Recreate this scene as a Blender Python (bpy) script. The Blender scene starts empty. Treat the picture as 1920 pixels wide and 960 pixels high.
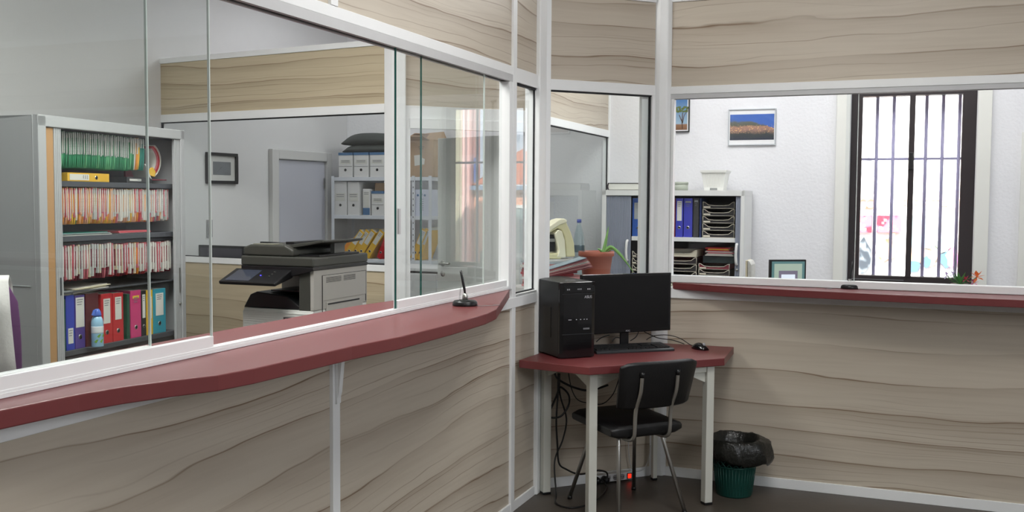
import bpy, bmesh, math, random
from mathutils import Matrix, Vector
random.seed(7)
C = bpy.context.scene.collection
SC = bpy.context.scene
# ---------------------------------------------------------------- camera
F = 1875.0; PITCH = math.radians(3.23); ROLL = math.radians(.364); CAMZ = 1.6
cp, sp, cr, sr = math.cos(PITCH), math.sin(PITCH), math.cos(ROLL), math.sin(ROLL)
Mb = Matrix(((1,0,0),(0,0,-1),(0,1,0)))
Pm = Matrix(((1,0,0),(0,cp,-sp),(0,sp,cp)))
Qm = Matrix(((cr,-sr,0),(sr,cr,0),(0,0,1)))
RM = Qm @ Pm @ Mb                                   # rows: right, down, forward
cam_d = bpy.data.cameras.new('camera'); cam = bpy.data.objects.new('camera', cam_d); C.objects.link(cam)
cam_d.sensor_width = 36; cam_d.lens = 36*F/1920; cam_d.clip_start = .05; cam_d.clip_end = 200
cam.matrix_world = Matrix(((RM[0][0], -RM[1][0], -RM[2][0], 0),
                           (RM[0][1], -RM[1][1], -RM[2][1], 0),
                           (RM[0][2], -RM[1][2], -RM[2][2], CAMZ), (0,0,0,1)))
SC.camera = cam
SC.view_settings.view_transform = 'Standard'; SC.view_settings.look = 'None'
SC.view_settings.gamma = 1; SC.view_settings.use_curve_mapping = False
SC.view_settings.exposure = 0.45
# ---------------------------------------------------------------- frames: (origin, heading); local x runs along, local y runs behind
def fr(x, y, th, z=0):
    t = math.radians(th); s, c = math.sin(t), math.cos(t)
    return Matrix(((s,-c,0,x),(c,s,0,y),(0,0,1,z),(0,0,0,1)))
PA = (.177, 5.458); PB = (.856, 5.764)
FL = fr(*PA, 21.9)          # left glazed partition
FM = fr(*PA, 66.0)          # short middle partition
FR = fr(*PB, 111.9)         # right glazed partition
Q1 = (-.816, 6.80); Q2 = (.13, 7.20)
FN = fr(*Q1, 119.0)         # inner partition
FN2 = fr(*Q1, 67.0); FN3 = fr(*Q2, 21.9)
FW = fr(-1.66, 10.06, 26.8) # far left wall (runs away from x=0 towards negative x nearer the camera)
FC = fr(-2.327, 4.923, 17.8)# grey tambour cupboard
FLC = fr(.77, 8.602, 111.9) # low white cupboard in the right office
FP = fr(-1.64, 6.09, 111.9) # copier
def ray(px, py): return RM.transposed() @ Vector(((px-960)/F, (py-480)/F, 1))
def pl(M, px, py, y0=0.0):
    """point of the plane local y = y0 of frame M seen at a photograph pixel -> (local x, z)"""
    n = Vector((M[0][1], M[1][1], 0)); o = M @ Vector((0, y0, 0)); c = Vector((0,0,CAMZ)); r = ray(px, py)
    p = c + r*((o-c).dot(n)/r.dot(n)); q = M.inverted() @ p
    return q.x, q.z
def onz(px, py, z):
    r = ray(px, py); return Vector((0,0,CAMZ)) + r*((z-CAMZ)/r.z)
# ---------------------------------------------------------------- lights
def area(name, loc, size, power, col=(1,1,1), rot=(0,0,0), sy=None):
    l = bpy.data.lights.new(name, 'AREA'); l.energy = power; l.color = col; l.size = size
    if sy: l.shape = 'RECTANGLE'; l.size_y = sy
    o = bpy.data.objects.new(name, l); C.objects.link(o); o.location = loc; o.rotation_euler = rot; return o
def aim(o, target):
    o.rotation_euler = (Vector(target)-o.location).to_track_quat('-Z', 'Y').to_euler()
w = bpy.data.worlds.new('sky'); SC.world = w; w.use_nodes = True
nt = w.node_tree; bg = nt.nodes['Background']
bg.inputs[0].default_value = (.80,.88,1,1); bg.inputs[1].default_value = 4.0
sun = bpy.data.lights.new('sun', 'SUN'); sun.energy = 18; sun.angle = .01; sun.color = (1,.95,.88)
so = bpy.data.objects.new('sun', sun); C.objects.link(so); so.rotation_euler = (math.radians(48), 0, math.radians(-35))
area('ceiling_lamp_front', (.9, 3.0, 3.5), 1.1, 35, (1,.985,.96))
area('ceiling_lamp_front', (-.2, .3, 3.5), 1.2, 24, (1,.985,.96))
a = area('daylight_front', (3.8,-1.9,3.0), 1.8, 70, (.93,.96,1), sy=1.6); aim(a, (.4,4.5,1.2))
area('ceiling_fill_right', (3.0, 6.6, 3.45), 1.5, 30, (1,.99,.98))  # added overhead fill for the right office, no fixture seen there
area('ceiling_fill_right', (1.4, 7.3, 3.45), 1.0, 31, (1,.99,.98))  # second added fill, brightens the white wall behind the middle pane
a = area('side_fill_right', (6.5,3.95,2.2), 1.0, 30, (.92,.95,1), sy=1.2); aim(a, (2.0,8.0,1.4))  # added area light for a guessed side window out of view
area('ceiling_fill_left', (-1.7, 4.4, 3.45), 1.4, 78, (1,.99,.96))  # added overhead fill for the left office, its source is unseen
area('ceiling_fill_inner', (-1.1, 8.3, 3.45), 1.2, 13, (.93,.95,1))  # added weak fill for the inner room, no known lamp behind it
# ---------------------------------------------------------------- materials
def srgb(c):
    return tuple(((v/255)/12.92 if v/255 <= .04045 else ((v/255+.055)/1.055)**2.4) for v in c)+(1,)
MATS = {}
def mat(name, c=(128,128,128), rough=.5, metal=0, var=.05, scale=12, bump=0, emis=None, estr=0, coat=0, spec=None, bscale=None):
    if name in MATS: return MATS[name]
    m = bpy.data.materials.new(name); m.use_nodes = True; n = m.node_tree; b = n.nodes['Principled BSDF']
    tc = n.nodes.new('ShaderNodeTexCoord'); nz = n.nodes.new('ShaderNodeTexNoise'); nz.inputs['Scale'].default_value = scale
    n.links.new(tc.outputs['Object'], nz.inputs['Vector'])
    mx = n.nodes.new('ShaderNodeMix'); mx.data_type = 'RGBA'
    L = srgb(c); mx.inputs[6].default_value = tuple(v*(1-var) for v in L[:3])+(1,); mx.inputs[7].default_value = tuple(min(1,v*(1+var)) for v in L[:3])+(1,)
    n.links.new(nz.outputs['Fac'], mx.inputs[0]); n.links.new(mx.outputs[2], b.inputs['Base Color'])
    b.inputs['Roughness'].default_value = rough; b.inputs['Metallic'].default_value = metal
    if coat: b.inputs['Coat Weight'].default_value = coat
    if spec is not None: b.inputs['Specular IOR Level'].default_value = spec
    if bump:
        bp = n.nodes.new('ShaderNodeBump'); bp.inputs['Strength'].default_value = bump; bp.inputs['Distance'].default_value = .01
        n2 = n.nodes.new('ShaderNodeTexNoise'); n2.inputs['Scale'].default_value = bscale or scale*6
        n.links.new(tc.outputs['Object'], n2.inputs['Vector']); n.links.new(n2.outputs['Fac'], bp.inputs['Height']); n.links.new(bp.outputs['Normal'], b.inputs['Normal'])
    if emis: b.inputs['Emission Color'].default_value = srgb(emis); b.inputs['Emission Strength'].default_value = estr
    MATS[name] = m; return m
def math_node(n, op, a, b=None, c=None, clamp=False):
    k = n.nodes.new('ShaderNodeMath'); k.operation = op; k.use_clamp = clamp
    for i, v in enumerate((a, b, c)):
        if v is None: continue
        if isinstance(v, (int, float)): k.inputs[i].default_value = v
        else: n.links.new(v, k.inputs[i])
    return k.outputs[0]
def wood(name, seed, base=(198,188,172)):
    """pale laminate with long wavy brown veins running along local x"""
    m = bpy.data.materials.new(name); m.use_nodes = True; n = m.node_tree; b = n.nodes['Principled BSDF']
    tc = n.nodes.new('ShaderNodeTexCoord')
    def nz(sx, sz, scale, det, off):
        mp = n.nodes.new('ShaderNodeMapping'); mp.inputs['Scale'].default_value = (sx, 1, sz); mp.inputs['Location'].default_value = (off+seed*3.1, seed*1.7, off*.7)
        t = n.nodes.new('ShaderNodeTexNoise'); t.inputs['Scale'].default_value = scale; t.inputs['Detail'].default_value = det
        n.links.new(tc.outputs['Object'], mp.inputs['Vector']); n.links.new(mp.outputs[0], t.inputs['Vector']); return t.outputs['Fac']
    sep = n.nodes.new('ShaderNodeSeparateXYZ'); n.links.new(tc.outputs['Object'], sep.inputs[0]); z = sep.outputs['Z']
    n1 = nz(.33, 1.1, 1.0, 2, 0); n2 = nz(1.1, 7, 1.0, 3, 5); n3 = nz(.9, 3.0, 1.0, 1, 9); n4 = nz(2.0, 40, 1.0, 3, 2)
    h = math_node(n, 'ADD', math_node(n, 'MULTIPLY', n1, 1.25), math_node(n, 'MULTIPLY', z, 2.9))
    h = math_node(n, 'ADD', h, math_node(n, 'MULTIPLY', n2, .22))
    def veins(freq, width, off):
        t = math_node(n, 'FRACT', math_node(n, 'ADD', math_node(n, 'MULTIPLY', h, freq), off))
        d = math_node(n, 'ABSOLUTE', math_node(n, 'SUBTRACT', t, .5))
        return math_node(n, 'SUBTRACT', 1.0, math_node(n, 'DIVIDE', d, width), clamp=True)
    t = math_node(n, 'FRACT', math_node(n, 'MULTIPLY', h, 2.2))        # one-sided soft bands
    band = math_node(n, 'MULTIPLY', math_node(n, 'POWER', t, 3.0), .52)
    n5 = nz(.7, 5.0, 1.0, 2, 14)
    v1 = math_node(n, 'MULTIPLY', veins(2.2, .026, .5), math_node(n, 'MULTIPLY', math_node(n, 'SUBTRACT', n3, .30, clamp=True), 4.2, clamp=True))
    v2 = math_node(n, 'MULTIPLY', veins(5.3, .045, .2), math_node(n, 'MULTIPLY', math_node(n, 'SUBTRACT', n5, .46, clamp=True), 6.0, clamp=True))
    v3 = math_node(n, 'MULTIPLY', veins(11.7, .09, .7), math_node(n, 'MULTIPLY', math_node(n, 'SUBTRACT', n3, .50, clamp=True), 5.0, clamp=True))
    f = math_node(n, 'ADD', math_node(n, 'MULTIPLY', v1, .75), math_node(n, 'MULTIPLY', v2, .55))
    f = math_node(n, 'ADD', f, math_node(n, 'MULTIPLY', v3, .32))
    f = math_node(n, 'ADD', f, math_node(n, 'MULTIPLY', band, math_node(n, 'ADD', n3, .1)))
    f = math_node(n, 'ADD', f, math_node(n, 'MULTIPLY', math_node(n, 'SUBTRACT', n4, .4, clamp=True), .35), clamp=True)
    mx = n.nodes.new('ShaderNodeMix'); mx.data_type = 'RGBA'; n.links.new(f, mx.inputs[0])
    mx.inputs[6].default_value = srgb(base); mx.inputs[7].default_value = srgb(tuple(int(v*k) for v, k in zip(base, (.60,.51,.42))))
    n.links.new(mx.outputs[2], b.inputs['Base Color']); b.inputs['Roughness'].default_value = .42
    MATS[name] = m; return m
def glass(name, tint=(.972,.985,.98), rough=0.0, ior=1.5):
    m = bpy.data.materials.new(name); m.use_nodes = True; n = m.node_tree
    for k in list(n.nodes):
        if k.type != 'OUTPUT_MATERIAL': n.nodes.remove(k)
    out = n.nodes['Material Output']; tr = n.nodes.new('ShaderNodeBsdfTransparent'); gl = n.nodes.new('ShaderNodeBsdfGlossy')
    tr.inputs[0].default_value = (*tint, 1); gl.inputs['Roughness'].default_value = rough
    fz = n.nodes.new('ShaderNodeFresnel'); fz.inputs[0].default_value = ior
    g = n.nodes.new('ShaderNodeNewGeometry')
    k = math_node(n, 'MULTIPLY', fz.outputs[0], math_node(n, 'SUBTRACT', 1.0, g.outputs['Backfacing']))
    mx = n.nodes.new('ShaderNodeMixShader'); n.links.new(k, mx.inputs[0]); n.links.new(tr.outputs[0], mx.inputs[1]); n.links.new(gl.outputs[0], mx.inputs[2])
    n.links.new(mx.outputs[0], out.inputs[0]); MATS[name] = m; return m
WOOD = {k: wood('wood_laminate_'+k, i*1.9+1) for i, k in enumerate('abcdef')}
WOOD['n'] = wood('wood_laminate_warm', 4.3, (200,187,159))
GLASS = glass('clear_glass'); GLASSR = glass('clear_glass_grey', (.95,.96,.97))
EDGE = mat('green_glass_edge', (38,92,84), .15, var=.1)
WHITE = mat('white_lacquered_profile', (238,240,240), .35, var=.02)
WHITEP = mat('white_painted_wall', (232,232,234), .8, var=.02, bump=.25, bscale=45)
GREYP = mat('pale_grey_wall', (212,212,212), .85, var=.02)
CREAM = mat('cream_trim_paint', (229,229,222), .6, var=.02)
BLACK = mat('black_plastic', (16,17,19), .35, var=.2)
GASK = mat('black_rubber_gasket', (14,15,20), .6)
RED = mat('dark_red_laminate', (112,49,50), .45, var=.04, scale=60, coat=.1)
STEEL = mat('polished_steel_tube', (190,190,186), .3, metal=1)
# ---------------------------------------------------------------- mesh builder
class MB:
    def __init__(s): s.v = []; s.f = []; s.m = []; s.k = 0; s.sm = []
    def mi(s, k): s.k = k; return s
    def add(s, vs, fs, smooth=False):
        o = len(s.v); s.v += [tuple(v) for v in vs]
        for f in fs: s.f.append(tuple(i+o for i in f)); s.m.append(s.k); s.sm.append(smooth)
        return s
    def box(s, x0, x1, y0, y1, z0, z1, T=None):
        vs = [Vector((x,y,z)) for x in (x0,x1) for y in (y0,y1) for z in (z0,z1)]
        if T: vs = [T @ v for v in vs]
        return s.add(vs, [(0,1,3,2),(4,6,7,5),(0,4,5,1),(2,3,7,6),(0,2,6,4),(1,5,7,3)])
    def prism(s, pts, a0, a1, axis='z', T=None):
        """2-D outline extruded along an axis (z: pts=(x,y); y: pts=(x,z); x: pts=(y,z))"""
        n = len(pts)
        def P(p, a): return Vector((p[0],p[1],a)) if axis == 'z' else (Vector((p[0],a,p[1])) if axis == 'y' else Vector((a,p[0],p[1])))
        vs = [P(p,a0) for p in pts]+[P(p,a1) for p in pts]
        if T: vs = [T @ v for v in vs]
        return s.add(vs, [tuple(range(n))[::-1], tuple(range(n,2*n))]+[(i,(i+1)%n,n+(i+1)%n,n+i) for i in range(n)])
    def lathe(s, prof, c=(0,0,0), seg=24, T=None):
        vs = []; fs = []; n = len(prof)
        for i in range(seg):
            a = 2*math.pi*i/seg
            for r, z in prof:
                p = Vector((c[0]+r*math.cos(a), c[1]+r*math.sin(a), c[2]+z)); vs.append(T @ p if T else p)
        for i in range(seg):
            j = (i+1)%seg
            for k in range(n-1): fs.append((i*n+k, j*n+k, j*n+k+1, i*n+k+1))
        s.add(vs, fs, True)
        if prof[0][0] > 1e-5: s.add([vs[i*n] for i in range(seg)][::-1], [tuple(range(seg))])
        if prof[-1][0] > 1e-5: s.add([vs[i*n+n-1] for i in range(seg)], [tuple(range(seg))])
        return s
    def tube(s, pts, r, seg=8, T=None, cyc=False):
        pts = [Vector(p) for p in pts]; n = len(pts); rr = r if isinstance(r, (list,tuple)) else [r]*n
        vs = []; fs = []; up = None
        for i, p in enumerate(pts):
            t = (pts[min(i+1,n-1)]-pts[max(i-1,0)]).normalized()
            if up is None: up = Vector((0,0,1)) if abs(t.z) < .9 else Vector((1,0,0))
            a = (up - t*up.dot(t)); a = a.normalized() if a.length > 1e-6 else t.orthogonal().normalized(); up = a; b = t.cross(a)
            for k in range(seg):
                q = 2*math.pi*k/seg; v = p + (a*math.cos(q)+b*math.sin(q))*rr[i]; vs.append(T @ v if T else v)
        for i in range(n-1):
            for k in range(seg):
                l = (k+1)%seg; fs.append((i*seg+k, i*seg+l, (i+1)*seg+l, (i+1)*seg+k))
        s.add(vs, fs, True); s.add(vs[:seg], [tuple(range(seg))[::-1]]); s.add(vs[-seg:], [tuple(range(seg))])
        return s
    def sphere(s, c, r, seg=14, rings=8, sc=(1,1,1), T=None):
        vs = []; fs = []
        for i in range(rings+1):
            th = math.pi*i/rings
            for j in range(seg):
                ph = 2*math.pi*j/seg; p = Vector((c[0]+r*sc[0]*math.sin(th)*math.cos(ph), c[1]+r*sc[1]*math.sin(th)*math.sin(ph), c[2]+r*sc[2]*math.cos(th)))
                vs.append(T @ p if T else p)
        for i in range(rings):
            for j in range(seg): l=(j+1)%seg; fs.append((i*seg+j, (i+1)*seg+j, (i+1)*seg+l, i*seg+l))
        return s.add(vs, fs, True)
    def loft(s, rings, close=True, caps=True, smooth=False):
        n = len(rings[0]); vs = [v for r in rings for v in r]; fs = []
        for i in range(len(rings)-1):
            for k in range(n if close else n-1): l=(k+1)%n; fs.append((i*n+k, i*n+l, (i+1)*n+l, (i+1)*n+k))
        s.add(vs, fs, smooth)
        if caps: s.add(rings[0], [tuple(range(n))[::-1]]); s.add(rings[-1], [tuple(range(n))])
        return s
    def build(s, name, mats, parent=None, M=None, bevel=0, bseg=2, sub=0, solid=0):
        me = bpy.data.meshes.new(name); me.from_pydata([tuple(v) for v in s.v], [], s.f)
        for i, p in enumerate(me.polygons): p.material_index = s.m[i]; p.use_smooth = s.sm[i]
        bm = bmesh.new(); bm.from_mesh(me); bmesh.ops.remove_doubles(bm, verts=bm.verts, dist=1e-5); bmesh.ops.recalc_face_normals(bm, faces=bm.faces); bm.to_mesh(me); bm.free()
        for m in (mats if isinstance(mats, (list,tuple)) else [mats]): me.materials.append(m)
        o = bpy.data.objects.new(name, me); C.objects.link(o)
        if parent: o.parent = parent
        if M is not None: o.matrix_local = M if parent else M
        if bevel:
            md = o.modifiers.new('bevel', 'BEVEL'); md.width = bevel; md.segments = bseg; md.limit_method = 'ANGLE'; md.angle_limit = .6
        if solid: md = o.modifiers.new('solid', 'SOLIDIFY'); md.thickness = solid
        if sub: md = o.modifiers.new('sub', 'SUBSURF'); md.levels = sub; md.render_levels = sub
        return o
def tag(o, label=None, cat=None, group=None, kind=None):
    if label: o['label'] = label
    if cat: o['category'] = cat
    if group: o['group'] = group
    if kind: o['kind'] = kind
    return o
def empty(name, M, label=None, cat=None, group=None, kind=None):
    o = bpy.data.objects.new(name, None); C.objects.link(o); o.matrix_world = M; o.empty_display_size = .1
    return tag(o, label, cat, group, kind)
def T(x=0, y=0, z=0, rx=0, ry=0, rz=0):
    return Matrix.Translation((x,y,z)) @ Matrix.Rotation(math.radians(rz),4,'Z') @ Matrix.Rotation(math.radians(ry),4,'Y') @ Matrix.Rotation(math.radians(rx),4,'X')
def copy_tree(o, M=None, label=None):
    c = o.copy(); C.objects.link(c)
    if M is not None: c.matrix_world = M
    if label: c['label'] = label
    for ch in list(o.children):
        d = ch.copy(); C.objects.link(d); d.parent = c
        for g in ch.children:
            e = g.copy(); C.objects.link(e); e.parent = d
    return c
def text(name, s, size, m, parent, M, ext=.0006, align='CENTER', spacing=1):
    cu = bpy.data.curves.new(name, 'FONT'); cu.body = s; cu.size = size; cu.extrude = ext; cu.align_x = align; cu.align_y = 'CENTER'; cu.space_character = spacing
    t = bpy.data.objects.new(name, cu); C.objects.link(t); bpy.context.view_layer.update()
    me = bpy.data.meshes.new_from_object(t.evaluated_get(bpy.context.evaluated_depsgraph_get()))
    bpy.data.objects.remove(t); me.materials.clear(); me.materials.append(m)
    o = bpy.data.objects.new(name, me); C.objects.link(o); o.parent = parent; o.matrix_local = M; return o
FACE = Matrix.Rotation(math.pi/2, 4, 'X')      # text standing upright, facing local -y
def S(name, mb, mats, M=None, parent=None, **k):
    o = mb.build(name, mats, parent, M, **k)
    if not parent: tag(o, kind='structure')
    return o
I4 = Matrix.Identity(4)
# ================================================================ BUILDING SHELL
FLOORM = mat('dark_vinyl_floor', (80,73,66), .45, var=.22, scale=5, bump=.05)
S('floor', MB().box(-9, 9, -4, 13, -.12, 0), FLOORM)
S('ceiling', MB().box(-9, 9, -4, 13, 3.6, 3.7), mat('ceiling_paint', (225,225,222), .9))
# far exterior wall in the frame of the right partition, local y = 3.05
WX0, WX1, WZ0, WZ1 = .85, 1.79, .94, 2.52
YF = 3.05
b = MB(); b.box(-4.2, WX0, YF, YF+.3, 0, 3.6).box(WX1, 7.5, YF, YF+.3, 0, 3.6).box(WX0, WX1, YF, YF+.3, 0, WZ0).box(WX0, WX1, YF, YF+.3, WZ1, 3.6)
S('wall_far', b, WHITEP, FR)
S('wall_left', MB().box(-15, .0, 0, .2, 0, 3.6), GREYP, FW)
S('wall_right', MB().box(7.3, 7.5, -9, 3.05, 0, 3.6), WHITEP, FR)
S('wall_back', MB().box(-9, 9, -3.7, -3.5, 0, 3.6), GREYP)
# cream pilaster strips framing the outside window
x0, _ = pl(FR, 1567, 300, YF); x1, _ = pl(FR, 1857, 300, YF)
S('trim_1', MB().box(x0, WX0-.004, YF-.035, YF-.001, 0, 3.0), CREAM, FR, bevel=.004)
S('trim_2', MB().box(WX1+.004, x1, YF-.035, YF-.001, 0, 3.0), CREAM, FR, bevel=.004)
# ---------------------------------------------------------------- exterior window
DARKF = mat('dark_brown_window_frame', (42,34,36), .4, var=.1)
win = empty('window_1', FR @ T(WX0, YF, 0), kind='structure')
W = WX1-WX0
def wx(px): return pl(FR, px, 300, YF+.04)[0]-WX0
b = MB(); gl = wx(1615); gr = wx(1803); cm0 = wx(1703); cm1 = wx(1714)
b.box(0, gl, .01, .12, WZ0, WZ1).box(gr, W, .01, .12, WZ0, WZ1).box(gl, gr, .01, .12, WZ0, WZ0+.055).box(gl, gr, .01, .12, WZ1-.06, WZ1)
b.box(cm0, cm1, .0, .10, WZ0+.05, WZ1-.05)
b.build('window_frame', DARKF, win, bevel=.003)
MB().box(gl, cm0, .055, .061, WZ0+.055, WZ1-.06).build('pane', GLASSR, win)
MB().box(cm1, gr, .075, .081, WZ0+.055, WZ1-.06).build('pane', GLASSR, win)
MB().box(gl-.05, cm0-.01, -.012, .008, WZ0+.02, WZ0+.028).build('rail', mat('aluminium', (170,170,175), .3, metal=1), win)
MB().box(cm0+.004, cm1-.006, -.02, .0, 1.86, 2.0).build('handle', BLACK, win, bevel=.004)
GRILL = mat('painted_iron_bars', (196,190,225), .5)
gri = empty('window_grille', FR @ T(WX0, YF, 0), 'grey iron security grille outside the barred window, upright bars and one crossbar', 'grille')
for px in (1643, 1674, 1735, 1766, 1797):
    x = pl(FR, px, 300, YF+.22)[0]-WX0
    MB().tube([(x,.22,WZ0+.001),(x,.22,WZ1-.001)], .0135, 8).build('bar', GRILL, gri)
z = pl(FR, 1700, 298, YF+.22)[1]
MB().box(.001, W-.001, .215, .225, z-.01, z+.01).build('crossbar', GRILL, gri)
# ---------------------------------------------------------------- exterior
S('trim_3', MB().box(-20, 25, YF+.3, YF+40, -.6, -.5), mat('pale_paving', (190,188,182), .9, scale=2), FR)
bld = empty('street_building', FR @ T(0, YF+9, -.5), 'white building across the street with red windows, salmon wall and tiled roof', 'building')
FW_ = mat('white_render', (232,232,228), .9); SAL = mat('salmon_render', (225,160,130), .9)
MB().box(-14, 4.1, 0, .4, 0, 5.2).build('wall', FW_, bld)
MB().box(-14, .4, -.02, 0, 0, 3.3).build('salmon_wall', SAL, bld)
TILE = mat('orange_roof_tiles', (205,115,80), .8, var=.25, scale=8, bump=.6)
b = MB()
for i in range(50):
    x = -14+i*.36; b.prism([(x,5.25),(x+.09,5.33),(x+.18,5.25),(x+.36,5.25)], -.7, .2, 'y')
b.add([(-14,-.7,4.9),(4.0,-.7,4.9),(4.0,2.5,6.6),(-14,2.5,6.6)], [(0,1,2,3)])
b.build('roof', TILE, bld)
hs = empty('street_house', FR @ T(0, YF+9, -.5), 'low salmon house with an orange tiled roof beside the taller white building', 'building')
MB().box(4.12, 5.5, 0, 3, 0, 2.36).build('wall', SAL, hs)
b = MB()
for i in range(9): b.prism([(4.12+i*.155,2.38),(4.12+i*.155+.05,2.43),(4.12+i*.155+.10,2.38),(4.12+i*.155+.155,2.38)], 0, 2.6, 'y', T=Matrix.Translation((0,-.12,0)) @ Matrix.Translation((0,0,2.40)) @ Matrix.Rotation(math.radians(17),4,'X') @ Matrix.Translation((0,0,-2.40)))
b.build('roof', TILE, hs)
MB().box(4.12, 5.5, -.15, -.001, 2.28, 2.36).build('gutter', mat('blue_grey_gutter', (120,140,165), .5), hs)
b = MB().box(4.30, 4.36, -.04, -.001, 0, 2.0).box(4.66, 4.72, -.04, -.001, 0, 2.0).box(4.36, 4.66, -.04, -.001, 1.94, 2.0).box(4.36, 4.66, -.04, -.001, 1.0, 1.08).box(4.36, 4.66, -.04, -.001, .2, .3); b.build('door_frame', FW_, hs)
MB().box(4.36, 4.66, -.02, -.001, .3, 1.94).build('door_glass', mat('shop_glass', (130,150,150), .2), hs)
MB().box(5.42, 5.5, -.05, -.001, 2.42, 2.9).build('sign', mat('blue_sign_paint', (60,90,160), .5), hs)
MB().box(4.95, 5.1, -.05, -.001, .6, 1.2).build('notice', mat('blue_sign_paint'), hs)
tb = empty('street_building', FR @ T(0, YF+8.8, -.5), 'tall cream and pink building corner right of the salmon house', 'building')
MB().box(5.52, 5.68, 0, .5, 0, 6).build('pink_pier', mat('pink_render', (235,190,180), .9), tb)
MB().box(5.68, 9, 0, .5, 0, 6).build('wall', mat('cream_render', (235,225,190), .9), tb)
RP = mat('red_dotted_panel', (222,100,118), .6)
WD = mat('white_dot', (245,245,245), .7)
def bx_(px, py): 
    x, z = pl(FR, px, py, YF+9-.03); return x, z+.5
for (pa, pb) in (((1606,404),(1634,436)), ((1644,404),(1688,436))):
    xa, za = bx_(*pa); xb, zb = bx_(*pb); b = MB().box(xa, xb, -.06, -.001, min(za,zb), max(za,zb)); b.mi(1)
    for k in range(9): 
        cx = random.uniform(xa+.05, xb-.05); cz = random.uniform(min(za,zb)+.04, max(za,zb)-.04); b.box(cx-.02, cx+.02, -.065, -.06, cz-.02, cz+.02)
    b.build('red_panel', [RP, WD], bld)
xa, za = bx_(1708,404); xb, zb = bx_(1746,466); MB().box(xa, xb, -.05, -.001, zb, za).build('shop_window', mat('shop_glass', (110,140,140), .2), bld)
MUR = [mat('mural_orange', (240,190,140), .8), mat('mural_blue', (80,110,150), .8), mat('mural_pink', (235,110,160), .8), mat('mural_grey', (120,128,132), .8), mat('mural_green', (150,190,165), .8)]
for i, (px, py, w_, h_, k) in enumerate([(1618,480,14,30,3),(1660,470,16,18,0),(1672,462,8,26,0),(1714,497,10,14,1),(1722,478,20,14,0),(1742,488,14,10,0),(1737,491,8,10,1),(1778,486,16,14,1),(1786,482,10,18,2),(1768,460,12,14,4)]):
    x, z = bx_(px, py); r = w_/1875*17
    b = MB(); pts = [(x+r*math.cos(t*.5)*(1+.25*math.sin(3*t+i)), z+r*h_/w_*math.sin(t*.5)*(1+.2*math.cos(2*t+i))) for t in range(12)]
    b.prism(pts, -.04-.002*i, -.001, 'y').build('mural_shape', MUR[k], bld)
OL = mat('orange_letters', (240,185,150), .7)
for s_, pxx in (('C',1618),('O',1632),('R',1698),('E',1717),('S',1737),('T',1754),('A',1771),('U',1788),('R',1805)):
    x, z = bx_(pxx, 384); text('sign_letter', s_, .24, OL, bld, T(x, -.01, z) @ FACE, .01)
x, z = bx_(1650,330); pass
tree = empty('street_tree', FR @ T(-.3, YF+6.2, -.5), 'green leafy tree across the street beside the left edge of the barred window', 'tree')
MB().tube([(0,0,0),(.05,.02,1.2),(.0,.1,2.6)], [.12,.1,.07], 10).build('trunk', mat('bark', (90,75,60), .9), tree)
b = MB()
for k in range(420):
    a1 = random.uniform(0,6.28); r_ = random.uniform(.2,1.15); zz = 3.7+random.uniform(-1.2,1.3); c = Vector((r_*math.cos(a1)*.9-.3, r_*math.sin(a1), zz)); s_ = .10
    d1 = Vector((random.uniform(-1,1),random.uniform(-1,1),random.uniform(-1,1))).normalized()*s_; d2 = d1.orthogonal().normalized()*s_*.6
    b.add([c-d1,c+d2,c+d1,c-d2], [(0,1,2,3)])
b.build('foliage', mat('leaf_green', (60,95,50), .7, var=.3), tree)

# ================================================================ PARTITIONS (white profiles, laminate, glass)
def rects(M, name, mat_, lst, parent=None, bevel=.002):
    b = MB()
    for r in lst: b.box(*r)
    return S(name, b, mat_, M, parent, bevel=bevel)
ZB0, ZB1, ZT = 2.19, 2.262, 2.72        # beam under the upper laminate, top of laminate
D = .06
# --- left partition: s from -9 to 0
prof = [(-9,-.12,0,D,0,.05), (-9,-.12,-.004,D,1.053,1.105), (-9,-.12,0,D,ZB0+.03,ZB1), (-9,-.12,0,D,ZT,ZT+.05),
        (-.475,-.425,-.002,D,0,ZT+.05),
        (-2.152,-2.105,-.004,D,.05,1.05), (-2.152,-2.105,-.002,D,ZB1,ZT), (-4.9,-4.85,-.002,D,.05,1.05), (-4.9,-4.85,-.002,D,ZB1,ZT),
        (-.425,-.12,-.002,D,1.10,1.118)]
rects(FL, 'wall_left_partition', WHITE, prof)
b = MB().box(-9,-.12,.010,.05,.05,1.05); S('wall_left_partition_lower_laminate', b, WOOD['a'], FL)
b = MB().box(-9,-.12,.010,.05,ZB1,ZT); S('wall_left_partition_upper_laminate', b, WOOD['b'], FL)
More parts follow.
